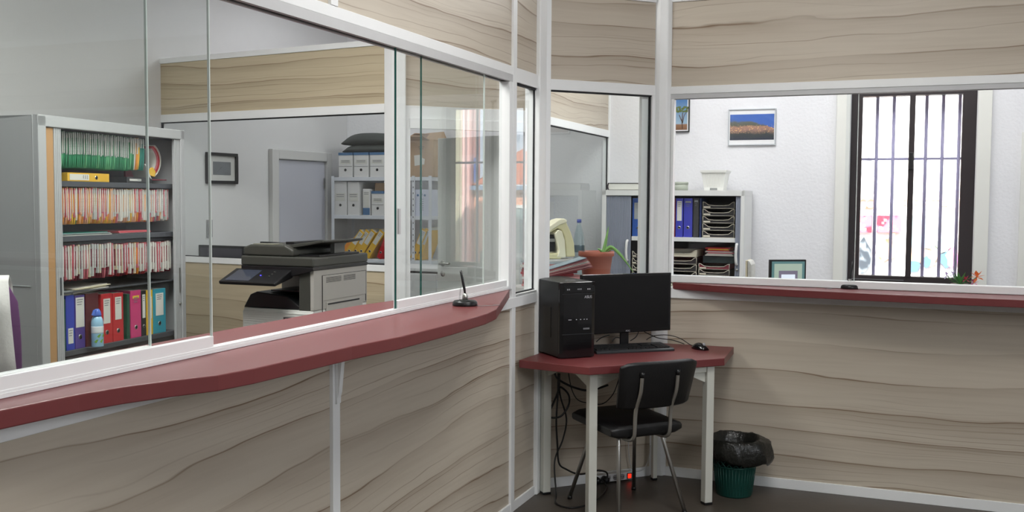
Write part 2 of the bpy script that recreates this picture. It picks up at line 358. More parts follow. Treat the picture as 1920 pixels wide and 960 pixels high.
# sliding track head + jamb + sill track (window_2)
w2 = empty('window_2', FL, kind='structure')
TRK = mat('track_grey', (196,197,198), .35)
b = MB().box(-9,-.475,.0,.018,2.185,ZB0+.03).box(-9,-.475,.044,.058,2.185,ZB0+.03); b.build('upper_track', TRK, w2)
MB().box(-9,-.475,.0175,.0445,2.19,2.20).build('track_gasket', GASK, w2)
b = MB().box(-9,-.5,.0,.058,1.1505,1.162).box(-9,-.5,.002,.008,1.162,1.168).box(-9,-.5,.028,.034,1.162,1.168); b.build('lower_track', WHITE, w2, bevel=.001)
MB().box(-.515,-.475,.0,.058,1.1505,2.185).build('jamb', WHITE, w2, bevel=.002)
def sash(s0, s1, y, edge0=True, edge1=True, rail=True, g=GLASS):
    MB().box(s0, s1, y, y+.006, 1.168, 2.192).build('pane', g, w2)
    for e, s in ((edge0, s0), (edge1, s1)):
        if e: MB().box(s-.0025 if s == s1 else s-.0015, s+.0015 if s == s1 else s+.0025, y-.0006, y+.0066, 1.168, 2.192).build('glass_edge', EDGE if e == 2 else mat('bright_glass_edge', (205,215,210), .2), w2)
    if rail:
        MB().box(s0+.004, s1-.004, y-.008, y+.014, 1.1625, 1.200).build('bottom_rail', WHITE, w2, bevel=.002)
sash(-5.2, -2.775, .012, False, 1); sash(-4.6, -3.0, .036, False, 1, True)
sash(-1.665, -.80, .012, 2, 1, False)
MB().box(-1.661, -.53, .004, .026, 1.1625, 1.200).build('bottom_rail', WHITE, w2, bevel=.002)
sash(-1.40, -.53, .036, 2, False, False)
b = MB(); z = pl(FL, 757, 415, .0)[1]; b.box(-1.655,-1.64,.004,.012,z-.05,z+.05); b.build('finger_pull', TRK, w2)
# narrow fixed light (window_3)
w3 = empty('window_3', FL, kind='structure')
MB().box(-.425,-.12,.02,.026,1.125,2.185).build('pane', GLASS, w3)
b = MB().box(-.425,-.12,.012,.032,2.18,2.19).box(-.124,-.12,.017,.026,1.12,2.185).box(-.425,-.12,.012,.032,1.118,1.124); b.build('gasket', GASK, w3)
MB().box(-.425,-.12,-.002,D,1.055,1.119).build('sill', WHITE, w3, bevel=.003)
MB().box(-.425,-.12,.0,D,2.19,2.222).build('head', WHITE, w3)
# --- corner posts
def post(M, pts, z1=ZT+.08, name='trim_4'):
    return S(name, MB().prism(pts, 0, z1), WHITE, M, bevel=.006, bseg=3)
post(FL, [(-.12,-.012),(-.02,-.012),(.008,-.03),(.03,.03),(.02,.07),(-.12,.075)], name='trim_4')
# post B between middle and right partition (frame of the right partition)
post(FR, [(-.065,.0),(-.05,-.022),(-.012,-.03),(.03,-.022),(.048,0),(.048,.06),(-.05,.07)], name='trim_5')
# --- middle partition
LM = math.dist(PA, PB)
rects(FM, 'wall_middle_partition', WHITE, [(.02,LM-.05,0,D,0,.055),(.02,LM-.05,0,D,1.05,1.11),(.02,LM-.05,0,D,2.197,2.255),(.02,LM-.05,0,D,ZT,ZT+.05)])
S('wall_middle_partition_lower_laminate', MB().box(.02,LM-.05,.01,.05,.055,1.05), WOOD['c'], FM)
S('wall_middle_partition_upper_laminate', MB().box(.02,LM-.05,.01,.05,2.255,ZT), WOOD['d'], FM)
w4 = empty('window_4', FM, kind='structure')
MB().box(LM-.120,LM-.080,.030,.06,1.11,2.197).box(LM-.070,LM-.05,.0,.06,1.11,2.197).build('stile', WHITE, w4, bevel=.002)
MB().box(.02,LM-.06,.02,.026,1.11,2.197).build('pane', GLASS, w4)
b = MB().box(.02,LM-.06,.010,.03,2.189,2.197).box(LM-.078,LM-.070,.016,.03,1.11,2.19).box(.024,.029,.012,.03,1.11,2.19); b.build('gasket', GASK, w4)
# --- right partition
SR1 = 4.6
rects(FR, 'wall_right_partition', WHITE, [(.04,SR1,0,D,0,.055),(.04,SR1,-.002,D,1.04,1.095),(.04,SR1,0,D,2.205,2.248),(.04,SR1,0,D,ZT+.005,ZT+.05)])
S('wall_right_partition_lower_laminate', MB().box(.04,SR1,.01,.05,.055,1.04), WOOD['e'], FR)
S('wall_right_partition_upper_laminate', MB().box(.04,SR1,.01,.05,2.248,ZT+.005), WOOD['f'], FR)
w5 = empty('window_5', FR, kind='structure')
b = MB().box(.048,SR1,.004,.018,2.178,2.205).box(.048,SR1,.044,.058,2.178,2.205); b.build('upper_track', TRK, w5, bevel=.002)
MB().box(.048,SR1,.0185,.0435,2.19,2.205).build('track_gasket', GASK, w5)
b = MB().box(.05,SR1,.0,.058,1.131,1.172); b.build('lower_track', WHITE, w5, bevel=.004)
MB().box(.05,.066,.004,.056,1.172,2.178).build('jamb', WHITE, w5)
MB().box(.07,1.062,.02,.026,1.172,2.19).build('pane', GLASSR, w5)
MB().box(1.0,2.6,.038,.044,1.172,2.19).build('pane', GLASSR, w5)
MB().box(1.060,1.0635,.019,.027,1.172,2.19).build('glass_edge', mat('bright_glass_edge'), w5)
# --- inner partition N with wood transom, glass, wood base
NL = -2.25
zt = 2.64
b = [(NL,0,0,D,0,.055),(NL,0,0,D,1.10,1.145),(NL,0,0,D,2.185,2.245),(NL,0,0,D,zt,zt+.04),(NL,NL+.02,0,D,1.145,2.185)]
rects(FN, 'wall_inner_partition', WHITE, b)
S('wall_inner_partition_lower_laminate', MB().box(NL,-.03,.01,.05,.055,1.10), WOOD['n'], FN)
S('wall_inner_partition_upper_laminate', MB().box(NL,-.03,.01,.05,2.245,zt), WOOD['n'], FN)
w6 = empty('window_6', FN, kind='structure')
MB().box(NL+.02,-.05,.02,.026,1.145,2.185).build('pane', GLASS, w6)
b = MB().box(NL+.02,-.05,.01,.032,2.177,2.186).box(NL+.02,-.05,.01,.032,1.145,1.151).box(NL+.02,NL+.028,.01,.032,1.145,2.18); b.build('gasket', GASK, w6)
post(FN, [(-.06,-.01),(.02,-.03),(.07,-.02),(.085,.03),(.05,.09),(-.06,.07)], zt+.06, 'trim_6')
# --- door bay N2
LN2 = math.dist(Q1, Q2)
rects(FN2, 'wall_door_bay', WHITE, [(.06,LN2,0,D,2.15,2.235),(.06,LN2,0,D,zt,zt+.04),(.06,.125,-.012,D+.01,0,2.15),(LN2-.03,LN2+.03,0,D,0,zt+.04),(.11,LN2-.03,-.012,.02,2.08,2.15)])
S('wall_door_bay_upper_laminate', MB().box(.06,LN2-.03,.01,.05,2.235,zt), WOOD['b'], FN2)
# open door leaf, hinged at the right post
dx = LN2-.05
dr = empty('door_1', FN2 @ T(dx, .08, 0) @ T(rz=-64), kind='structure')
DG = mat('pale_grey_door_paint', (218,221,219), .5, var=.02)
MB().box(-.84, 0, 0, .04, .01, 2.07).build('door_leaf', DG, dr, bevel=.003)
h = MB().lathe([(.0,-.003),(.024,-.003),(.024,.006),(.0,.006)], seg=16, T=T(-.78,0,1.10,rx=90)).tube([(-.78,-.005,1.10),(-.78,-.04,1.10),(-.77,-.05,1.10),(-.66,-.05,1.105)], .009, 8)
h.lathe([(.0,-.003),(.022,-.003),(.022,.006),(.0,.006)], seg=16, T=T(-.78,0,1.02,rx=90)); h.build('door_handle', STEEL, dr)
# --- N3 towards the outside wall
LN3 = 2.0
rects(FN3, 'wall_office_partition', WHITE, [(0,LN3,0,D,0,.055),(0,LN3,0,D,.90,.945),(0,LN3,0,D,2.165,2.225),(0,LN3,0,D,zt,zt+.04),(LN3-.03,LN3,-.003,D,1.1,2.225),(LN3-.03,LN3,-.003,D,2.225,zt)])
S('wall_office_partition_lower_laminate', MB().box(0,LN3-.03,.01,.05,.055,.90), WOOD['c'], FN3)
S('wall_office_partition_upper_laminate', MB().box(0,LN3-.03,.01,.05,2.225,zt), WOOD['d'], FN3)
w7 = empty('window_7', FN3, kind='structure')
MB().box(.0,LN3-.04,.02,.026,.945,2.165).build('pane', GLASS, w7)
b = MB().box(.03,LN3-.03,.008,.032,2.158,2.166).box(LN3-.036,LN3-.031,.012,.022,.945,2.16); b.build('gasket', GASK, w7)
# door in the far left wall (door_2)
xa, _ = pl(FW, 503, 300); xb, _ = pl(FW, 615, 300); xi0, zi = pl(FW, 515, 298); xi1, _ = pl(FW, 606, 304); zo = pl(FW, 503, 279)[1]
d2 = empty('door_2', FW, kind='structure')
FRP = mat('grey_gloss_door_frame', (205,205,203), .25, var=.02)
MB().box(xa, xi0, -.05, -.001, 0, zo).box(xi1, xb, -.05, -.001, 0, zo).box(xi0, xi1, -.05, -.001, zi, zo).build('door_frame', FRP, d2, bevel=.006)
MB().box(xi0+.006, xi1-.006, -.022, -.001, .01, zi-.006).build('door_leaf', mat('grey_door_leaf', (186,188,198), .5, var=.02), d2, bevel=.002)
MB().box(xi1-.03, xi1-.012, -.032, -.0225, zi-.26, zi-.16).build('hinge', STEEL, d2)
# white door at the right edge of the barred window wall
xa, _ = pl(FR, 1911, 400, YF)
d3 = empty('door_3', FR @ T(xa, YF, 0), kind='structure')
MB().box(0, .07, -.03, -.001, 0, 2.15).box(.07, 1.0, -.03, -.001, 2.08, 2.15).box(.93, 1.0, -.03, -.001, 0, 2.08).build('door_frame', CREAM, d3, bevel=.003)
MB().box(.073, .927, -.022, -.001, .01, 2.076).build('door_leaf', mat('white_door_leaf', (225,226,230), .5, var=.02), d3)
z = pl(FR, 1918, 506, YF)[1]
MB().lathe([(0,0),(.03,0),(.03,.012),(0,.012)], seg=18, T=T(.105,-.022,z,rx=90)).lathe([(0,0),(.03,0),(.03,.012),(0,.012)], seg=18, T=T(.105,-.022,z-.085,rx=90)).tube([(.105,-.03,z),(.105,-.07,z),(.12,-.08,z),(.22,-.08,z)], .009, 8).build('door_handle', mat('brushed_steel', (130,130,135), .35, metal=.9), d3)

# ================================================================ COUNTERS
def cut(fr_, pts, z0, z1, m, name, label, cat, bevel=.003):
    o = MB().prism(pts, z0, z1).build(name, m, None, fr_, bevel=bevel); return tag(o, label, cat)
Z1, Z0 = 1.130, 1.088
Lfront = [(-4.8,0),(-4.6,-.04),(-3.75,-.085),(-3.60,-.095),(-3.40,-.113),(-3.29,-.138),(-3.17,-.188),(-3.07,-.240),(-2.95,-.262),(-2.75,-.275),(-2.5,-.290),(-2.25,-.322),(-1.87,-.328),(-1.53,-.316),(-1.36,-.288),(-.505,-.0)]
Lback = [(-.505,.07),(-.9,.20),(-1.2,.26),(-1.5,.30),(-2.4,.30),(-2.95,.30),(-3.1,.28),(-3.3,.16),(-3.5,.08),(-4.8,.07)]
ZL = 1.150
cl = empty('counter', FL, 'long dark red counter shelf with angled ends under the left glass', 'counter')
MB().prism(Lfront+Lback, ZL-.042, ZL).build('worktop', RED, cl, bevel=.003)
def bracket(s, M, par):
    b = MB().prism([(-.006,1.087),(-.17,1.087),(-.17,1.074),(-.03,1.02),(-.018,.90),(-.006,.86)], s-.011, s+.011, 'x').box(s-.013, s+.013, -.012, -.0045, .86, 1.087)
    b.box(s-.003, s+.003, -.014, -.012, .885, .891); b.build('bracket', WHITE, par, T(0,0,.020) if M is not FR else T(), bevel=.002)
bracket(-2.125, FL@T(0,0,.020), cl); bracket(-4.87, FL@T(0,0,.020), cl)
cr_ = empty('counter', FR, 'narrow dark red counter shelf running under the right glass, below the barred window', 'counter')
Rfront = [(.075,0),(.3,-.075),(.55,-.150),(.8,-.195),(1.1,-.235),(1.5,-.258),(2.2,-.27),(3.0,-.26),(3.9,-.2),(4.3,0)]
MB().prism(Rfront[::-1]+[(.075,.06),(.3,.3),(.6,.42),(3.9,.42),(4.3,.1)], Z0+.003, Z1).build('worktop', RED, cr_, bevel=.003)
bracket(3.0, FR, cr_)
mb_ = cut(FM, [(.05,.062),(LM-.06,.062),(LM+.05,.5),(-.05,.5)], 1.02, 1.095, mat('pale_grey_worktop', (200,200,198), .5), 'worktop_shelf', 'pale worktop behind the middle glass pane under the pot and papers', 'worktop')

# ================================================================ PEN HOLDERS
def pen_holder(P, ang, label, spiral=1):
    o = empty('pen_stand', Matrix.Translation(P) @ Matrix.Rotation(ang,4,'Z'), label, 'pen stand', 'pens chained to the counters')
    MB().lathe([(0,0),(.052,0),(.054,.004),(.052,.016),(.046,.022),(.018,.026),(0,.027)], seg=32).build('base', BLACK, o)
    MB().lathe([(.012,.025),(.012,.04),(.008,.052),(.0,.053)], seg=14).build('socket', STEEL, o)
    MB().tube([(0,0,.045),(-.003,0,.07),(-.012,0,.115),(-.020,0,.150)], [.004,.0055,.0055,.004], 10).build('pen', BLACK, o)
    pts = []
    for i in range(90):
        t = i/89; pts.append((-.004-.012*t-.0*t+.0035*math.cos(i*1.3)-.008, .0035*math.sin(i*1.3), .145-.12*t))
    MB().tube(pts, .0007, 5).build('cord', mat('clear_cord', (150,150,150), .3), o)
    MB().tube([(.03,-.02,.002),(.07,-.03,.0015),(.11,-.01,.0015),(.15,.0,.0015),(.12,.01,.0015)], .0012, 5).build('tail_cord', mat('clear_cord'), o)
    return o
P = onz(872, 573, ZL); pen_holder((P.x,P.y,ZL), .1, 'black desk pen standing in a round base on the left counter')
P = onz(1593, 541, Z1); P.x += .0; pen_holder((P.x,P.y,Z1), 3.4, 'black desk pen standing in a round base on the right counter')

# ================================================================ CORNER DESK
ZD = .78
dk = empty('corner_desk', T(0,0,0), 'small corner desk with dark red polygonal top and white square legs', 'desk')
def off(M, x, y): v = M @ Vector((x,y,0)); return (v.x, v.y)
P2a, P2b, P3_, P4_ = onz(1083,686.5,.78), onz(1105,688.5,.78), onz(1358.5,671.5,.78), onz(1376,650.5,.78)
top = [off(FL,-.40,-.012), P2a.xy, P2b.xy, P3_.xy, P4_.xy, off(FR,.05,-.032), off(FR,-.07,-.034), off(FM,.03,-.036), off(FL,-.02,-.036)]
MB().prism([Vector(p) for p in top], ZD-.04, ZD).build('desktop', RED, dk, bevel=.003)
LEGM = mat('white_powder_coated_steel', (214,215,206), .4, var=.02)
legs = {'LF':(.408,5.0,20),'RF':(1.036,5.205,22),'LR':(.190,5.372,22),'RR':(.822,5.655,22)}
for k, (x, y, a) in legs.items():
    lw_ = .014 if k == 'RR' else .0225
    MB().box(-lw_,lw_,-lw_,lw_,.012,ZD-.041, T=T(x,y,0,rz=a)).build('leg', LEGM, dk, bevel=.004)
    MB().box(-lw_-.001,lw_+.001,-lw_-.001,lw_+.001,0,.013, T=T(x,y,0,rz=a)).build('foot', BLACK, dk, bevel=.003)
def apron(a, b, g=True):
    A = Vector((legs[a][0],legs[a][1],0)); B = Vector((legs[b][0],legs[b][1],0)); d = (B-A); L = d.length; ang = math.degrees(math.atan2(d.y,d.x))
    m = MB().box(.023, L-.023, -.018, .018, ZD-.075, ZD-.0405, T=T(A.x,A.y,0,rz=ang))
    if g:
        for s0, s1 in ((.023,.15),(L-.023,L-.15)): m.prism([(s0,ZD-.075),(s1,ZD-.075),(s0,ZD-.13)], -.006, .006, 'y', T=T(A.x,A.y,0,rz=ang))
    m.build('apron', LEGM, dk, bevel=.002)
apron('LF','RF'); apron('LF','LR'); apron('LR','RR'); apron('RF','RR')

# ---------------------------------------------------------------- computer tower
P = onz(1047.5,674,ZD)
tw = empty('computer_tower', fr(P.x+.002,P.y+.012,67,ZD), 'black computer tower standing on the left of the corner desk', 'computer tower')
BK1 = mat('satin_black_case', (24,25,28), .42, var=.1); BK2 = mat('gloss_black_front', (9,9,12), .18, var=.1, coat=.5)
SIL = mat('silver_print', (180,180,185), .4)
TWW, TWD, TWH = .204, .425, .396
MB().box(0,TWW,.012,TWD,.006,TWH).build('case', BK1, tw, bevel=.004)
b = MB().prism([(0,0.012),(TWW,.012),(TWW,.0),(TWW*.9,-.008),(TWW*.5,-.012),(TWW*.1,-.008),(0,0)], .004, TWH); b.build('front_panel', BK2, tw, bevel=.003)
MB().box(.02,TWW-.012,-.0165,-.010,TWH-.052,TWH-.02).build('optical_drive', BLACK, tw, bevel=.001)
MB().box(.01,TWW-.01,-.014,-.0119,.125,.128).build('seam', mat('seam_grey', (40,42,46), .4), tw)
MB().box(.01,TWW-.01,-.014,-.0119,.335,.337).build('seam', mat('seam_grey'), tw)
MB().box(-.002,.0005,.10,.2,.10,.26).build('side_vent', BLACK, tw)
MB().box(-.0008,.001,.37,.41,.03,.075).build('case_sticker', mat('sticker_blue_grey', (90,105,130), .5), tw)
text('logo', 'ASUS', .020, SIL, tw, T(TWW*.78,-.0128,TWH-.078)@FACE, spacing=.95)
text('drive_logo', 'ASUS', .011, SIL, tw, T(TWW*.52,-.0172,TWH-.036)@FACE)
for x in (.035,.045,.152,.163): MB().box(x,x+.006,-.0172,-.0165,TWH-.04,TWH-.033).build('drive_mark', SIL, tw)
for i, x in enumerate((.055,.092,.116,.137,.152)): MB().box(x-(.009 if i==0 else .003),x+(.009 if i==0 else .003),-.0135,-.0118,.20,.204).build('port_mark', SIL, tw)
MB().box(.132,.168,-.0135,-.009,.149,.157).build('badge', mat('badge_grey', (110,112,116), .4), tw)
for x, y in ((.03,.05),(.158,.05),(.03,.38),(.158,.38)): MB().box(x-.012,x+.012,y-.012,y+.012,0,.0065).build('foot', BLACK, tw)
MB().tube([(.11+.03*math.cos(t*.35), .10+.018*math.sin(t*.35), TWH+.0005) for t in range(8)], .0012, 5).build('sticker_arc', SIL, tw)
# ---------------------------------------------------------------- monitor
YM = -.17                                            # the screen stands this far before the middle partition
mo = empty('monitor', FM @ T(0, YM, ZD), 'black flat computer monitor on the corner desk, screen dark', 'monitor')
mx1, ztop = pl(FM, 1259, 511, YM); mx0 = pl(FM, 1092, 511, YM)[0]; zbot = pl(FM, 1259, 619, YM)[1]-ZD; ztop -= ZD
MB().box(mx0,mx1,0,.032,zbot,ztop).build('screen_case', BK2, mo, bevel=.004)
MB().box(mx0+.014,mx1-.014,-.0008,.001,zbot+.022,ztop-.014).build('screen', mat('dark_screen', (8,8,10), .25), mo)
text('logo', 'AOC', .013, SIL, mo, T((mx0+mx1)/2+.004,-.0012,zbot+.010)@FACE)
cxm = (mx0+mx1)/2+.004
MB().box(cxm-.026,cxm+.026,.030,.046,.010,zbot+.08).build('stand_neck', BLACK, mo, bevel=.004)
MB().lathe([(0,0),(.098,0),(.098,.006),(.088,.010),(0,.012)], (cxm,.045,0), 32).build('stand_base', BLACK, mo)
# ---------------------------------------------------------------- keyboard
P = onz(1119,664.5,ZD)
kb = empty('keyboard', fr(P.x,P.y,72,ZD), 'black keyboard with black keys lying before the monitor', 'keyboard')
KW, KD = .460, .175
MB().prism([(0,0),(KD,0),(KD,.026),(.012,.016),(0,.010)], 0, KW, 'x').build('keyboard_body', mat('charcoal_plastic', (40,44,47), .45), kb, bevel=.002)
KEY = mat('black_keycap', (24,25,27), .4)
b = MB(); n = 0
sl = math.atan2(.010, KD-.012)
def kpos(x0, x1, y, d=.0155):
    z = .016+(y-.012)*math.tan(sl); b.box(x0, x1, y, y+d, z-.001, z+.008)
rows = [.016,.0345,.053,.0715,.090,.115]
for r_i, y in enumerate(rows):
    if r_i == 0:
        for x0, x1 in ((.008,.03),(.033,.052),(.055,.078),(.082,.19),(.194,.216),(.219,.238),(.241,.262),(.266,.287)): kpos(x0, x1, y)
    else:
        for i in range(15): kpos(.008+i*.0187, .008+i*.0187+.0162, y)
    if r_i in (0,3,4,5):
        for i in range(3): kpos(.298+i*.0187, .298+i*.0187+.0162, y)
    if r_i == 1: kpos(.3167,.3329,y)
    if r_i < 5:
        for i in range(4): kpos(.365+i*.0187, .365+i*.0187+.0162, y)
b.build('keys', KEY, kb)
# ---------------------------------------------------------------- mouse
P = onz(1314, 656, ZD)
ms = empty('computer_mouse', fr(P.x,P.y+.02,60,ZD), 'small glossy black mouse at the right end of the corner desk', 'mouse')
rings = []
for i in range(9):
    t = i/8; y = -.052+.104*t; wd = .031*math.sin(math.pi*(.12+.76*t))**.5; hh = .004+.034*math.sin(math.pi*(.10+.74*t))
    rings.append([Vector((wd*math.cos(a), y, max(0, hh*math.sin(a)) if math.sin(a) > 0 else 0)) for a in [2*math.pi*k/16 for k in range(16)]])
MB().loft(rings, smooth=True).build('mouse_body', BK2, ms)
MB().lathe([(0,-.004),(.008,-.004),(.008,.004),(0,.004)], seg=12, T=T(0,-.03,.031,ry=90)).build('scroll_wheel', mat('silver_print'), ms)
# ---------------------------------------------------------------- cables
CAB = mat('black_cable', (14,14,15), .4)
def smooth(pts, n=8):
    pts = [Vector(p) for p in pts]; out = []
    P_ = [pts[0]]+pts+[pts[-1]]
    for i in range(1, len(P_)-2):
        for k in range(n):
            t = k/n; p0,p1,p2,p3 = P_[i-1],P_[i],P_[i+1],P_[i+2]
            out.append(.5*((2*p1)+(-p0+p2)*t+(2*p0-5*p1+4*p2-p3)*t*t+(-p0+3*p1-3*p2+p3)*t**3))
    out.append(pts[-1]); return out
def cable(pts, r, label, name='cable', grp=None):
    return tag(MB().tube(smooth(pts), r, 8).build(name, CAB), label, 'cable', grp)
def dz(px, py, z=ZD+.004): p = onz(px, py, z); return (p.x, p.y, z)
def wz(M, px, py, y):
    x, z = pl(M, px, py, y); v = M @ Vector((x, y, max(z, ZD+.004))); return (v.x, v.y, v.z)
cable([dz(1303,650), dz(1292,645), wz(FR,1278,636,-.06), wz(FR,1262,630,-.06), wz(FR,1245,628,-.06), wz(FM,1225,630,-.075), wz(FM,1212,637,-.08)], .0024, 'thin black mouse lead curving over the desktop to the mouse')
cable([dz(1283,645), wz(FR,1262,638,-.07), wz(FM,1235,634,-.08), wz(FM,1218,627,-.08), wz(FM,1208,622,-.08)], .0026, 'black keyboard lead behind the keyboard on the red desktop')
cable([wz(FM,1118,641,-.09), wz(FM,1128,633,-.09), wz(FM,1143,628,-.09)], .003, 'black lead dipping between tower and monitor')
cable([wz(FM,1148,640,-.10), wz(FM,1154,633,-.10), wz(FM,1163,634,-.10), wz(FM,1170,640,-.10)], .003, 'short black lead looping beside the monitor stand')
cable([wz(FM,1182,639,-.08), wz(FM,1192,632,-.08), wz(FM,1197,622,-.08)], .003, 'black lead hanging from the right of the monitor stand')
def mz(px, py, y=-.12):   # point on a plane parallel to the middle partition
    x, z = pl(FM, px, py, y); v = FM @ Vector((x, y, z)); return (v.x, v.y, v.z)
cable([mz(1049,700), mz(1047,730), mz(1036,760,-.09), mz(1028,775,-.1), mz(1034,783,-.1), mz(1052,780), mz(1066,760), mz(1066,740), mz(1052,726), mz(1047,731,-.09)], .0055, 'thick black cable looped in a coil under the left of the desk')
cable([mz(1047,700), mz(1046,740), mz(1043,790), mz(1045,830), mz(1048,868), mz(1062,880), mz(1085,889), mz(1110,885,-.07), mz(1122,882,-.09), mz(1136,885,-.09), mz(1139,893,-.09), mz(1134,901,-.088)], .005, 'black power cable hanging down and curling into the power strip')
cable([mz(1048,702,-.1), mz(1050,740,-.1), mz(1062,785,-.1), mz(1055,825,-.1), mz(1040,865,-.13)]+[(.245,5.28,.03),(.24,5.18,.008),(.30,5.10,.008),(.38,5.13,.008),(.46,5.24,.008),(.53,5.44,.008),(.52,5.535,.03)], .0045, 'black cable dropping behind the left desk leg onto the floor')
cable([mz(1040,700), mz(1048,712), mz(1075,726), mz(1105,732), mz(1140,722)], .006, 'thick black cable slung sideways just below the desktop')
cable([mz(1066,700), mz(1072,730), mz(1084,750), mz(1106,756), mz(1130,757), mz(1150,738), mz(1162,705)], .0028, 'thin black cable sagging in a wide loop behind the front desk leg')
tag(MB().tube(smooth([mz(1178,826,-.02), mz(1180,860,-.02), mz(1188,882,-.03), mz(1206,880,-.03), mz(1216,860,-.02), mz(1219,835,-.012)]), .0025, 6).build('cable', mat('white_cable', (200,200,200), .5)), 'thin white cable looping by the wall behind the chair legs', 'cable')
# ---------------------------------------------------------------- power strip on the skirting
xa, za = pl(FM, 1106, 900, -.03); xb, zb_ = pl(FM, 1185, 893, -.03)
ps = empty('power_strip', FM @ T(xa,0,.020), 'white multi-socket power strip with a glowing red switch on the floor skirting', 'power strip')
PW = xb-xa
MB().box(0,PW,-.045,-.001,-.012,.032).build('strip_body', mat('white_plastic', (215,215,215), .4), ps, bevel=.004)
for k in range(5):
    x = PW*(.09+.16*k); MB().lathe([(0,0),(.016,0),(.0165,-.004),(.014,-.005),(.013,.0)], seg=20, T=T(x,-.045,.01,rx=90)).build('socket', mat('socket_grey', (185,185,185), .5), ps)
    for d in (-.006,.006): MB().lathe([(0,.0),(.0024,0),(.0024,.0012),(0,.0012)], seg=8, T=T(x+d,-.0455,.01,rx=90)).build('socket_hole', BLACK, ps)
MB().box(PW*.90-.016,PW*.90+.014,-.049,-.044,-.006,.026).build('switch_frame', BLACK, ps)
MB().box(PW*.90-.011,PW*.90+.009,-.053,-.047,-.002,.022).build('switch', mat('glowing_red_switch', (230,30,20), .3, emis=(255,40,20), estr=1.6), ps, bevel=.002)
for k in (.10,.30):
    pg = tag(MB().lathe([(0,0),(.020,0),(.021,.012),(.017,.034),(.009,.040),(0,.041)], seg=20, T=FM@T(xa+PW*k,-.046,.030,rx=90)).build('power_plug', BLACK), 'round black plug pushed into the power strip, '+('left one of the two' if k < .2 else 'right one of the two'), 'plug')
# ---------------------------------------------------------------- wall socket behind the chair
# ---------------------------------------------------------------- waste bin
P = onz(1384, 936, 0); P = Vector((P.x, P.y+.10, 0))
wb = empty('waste_bin', Matrix.Translation(P), 'round dark green waste bin lined with a loose black bag', 'waste bin')
GRN = mat('dark_green_plastic', (20,74,66), .4, var=.06)
b = MB(); prof = [(0,0),(.092,0),(.097,.01),(.112,.165),(.116,.168)]
b.lathe(prof, seg=40)
for k in range(40):      # ribs
    a1 = 2*math.pi*k/40; b.tube([(.0955*math.cos(a1),.0955*math.sin(a1),.012),(.1125*math.cos(a1),.1125*math.sin(a1),.16)], .0022, 5)
b.build('bin_body', GRN, wb)
b = MB()
for k in range(20):
    a0 = 2*math.pi*k/20; a1 = 2*math.pi*(k+1)/20
    for s0, s1 in ((a0,a1),(a1,a0)):
        b.tube([(.114*math.cos(s0),.114*math.sin(s0),.167),(.118*math.cos(s1),.118*math.sin(s1),.205)], .003, 5)
for r_, z in ((.114,.167),(.119,.207),(.128,.272)):
    b.tube([(r_*math.cos(t*math.pi/16),r_*math.sin(t*math.pi/16),z) for t in range(33)], .004, 6)
for k in range(20):
    a1 = 2*math.pi*k/20; b.tube([(.119*math.cos(a1),.119*math.sin(a1),.207),(.128*math.cos(a1),.128*math.sin(a1),.272)], .003, 5)
b.build('bin_lattice', GRN, wb)
# bag: collar folded over the rim with crumples
rings = []; rs = random.Random(3); N = 72
ph = [rs.uniform(0,6.28) for _ in range(8)]
def crumple(a, amp): return amp*(math.sin(5*a+ph[0])+.7*math.sin(9*a+ph[1])+.5*math.sin(14*a+ph[2])+.4*math.sin(23*a+ph[3]))/2
levels = [(.070,.10,.004),(.095,.19,.006),(.118,.270,.005),(.130,.312,.004),(.140,.318,.006),(.150,.300,.008),(.158,.262,.010),(.160,.235,.012),(.152,.212,.014),(.146,.202,.016)]
for r_, z, am in levels:
    ring = []
    for k in range(N):
        a1 = 2*math.pi*k/N; bulge = .045*max(0, math.cos(a1+.15))**4*(1 if .17 < z < .31 and r_ > .14 else 0)
        rr = r_+crumple(a1+z*3, am)+bulge; zz = z+crumple(a1*1.0+2, am*.8)+(.02*math.cos(a1-2.6) if r_ > .12 and z < .25 else 0)
        ring.append(Vector((rr*math.cos(a1), rr*math.sin(a1), zz)))
    rings.append(ring)
MB().loft(rings, caps=False, smooth=True).build('bin_bag', mat('black_bin_bag', (30,31,28), .32, var=.3, scale=20, bump=.5, bscale=60), wb, solid=.001)
MB().tube([(.137*math.cos(t*math.pi/24),.137*math.sin(t*math.pi/24),.300) for t in range(49)], .004, 6).build('bag_ring', mat('bag_ring_dark', (45,48,45), .35), wb)

# ================================================================ CHAIR
ch = empty('side_chair', Matrix(((.9,-.436,0,.605),(.436,.9,0,5.158),(0,0,1,0),(0,0,0,1))), 'black vinyl chair on slim chromed tube legs drawn up to the corner desk', 'chair')
VIN = mat('black_vinyl', (11,11,13), .42, var=.2, bump=.08, bscale=120)
def cushion(w, d, t, n=10):
    rings = []
    for i in range(n+1):
        u = i/n; e = 1-abs(2*u-1)**6
        rings.append([Vector(((-w/2+w*u), sy*(d/2)*(.93+.07*e), sz*(t/2)*(.55+.45*e**.5))) for sy, sz in ((-1,-.6),(-1,.6),(-.93,1),(0,1.08),(.93,1),(1,.6),(1,-.6),(.93,-1),(0,-1),(-.93,-1))])
    return rings
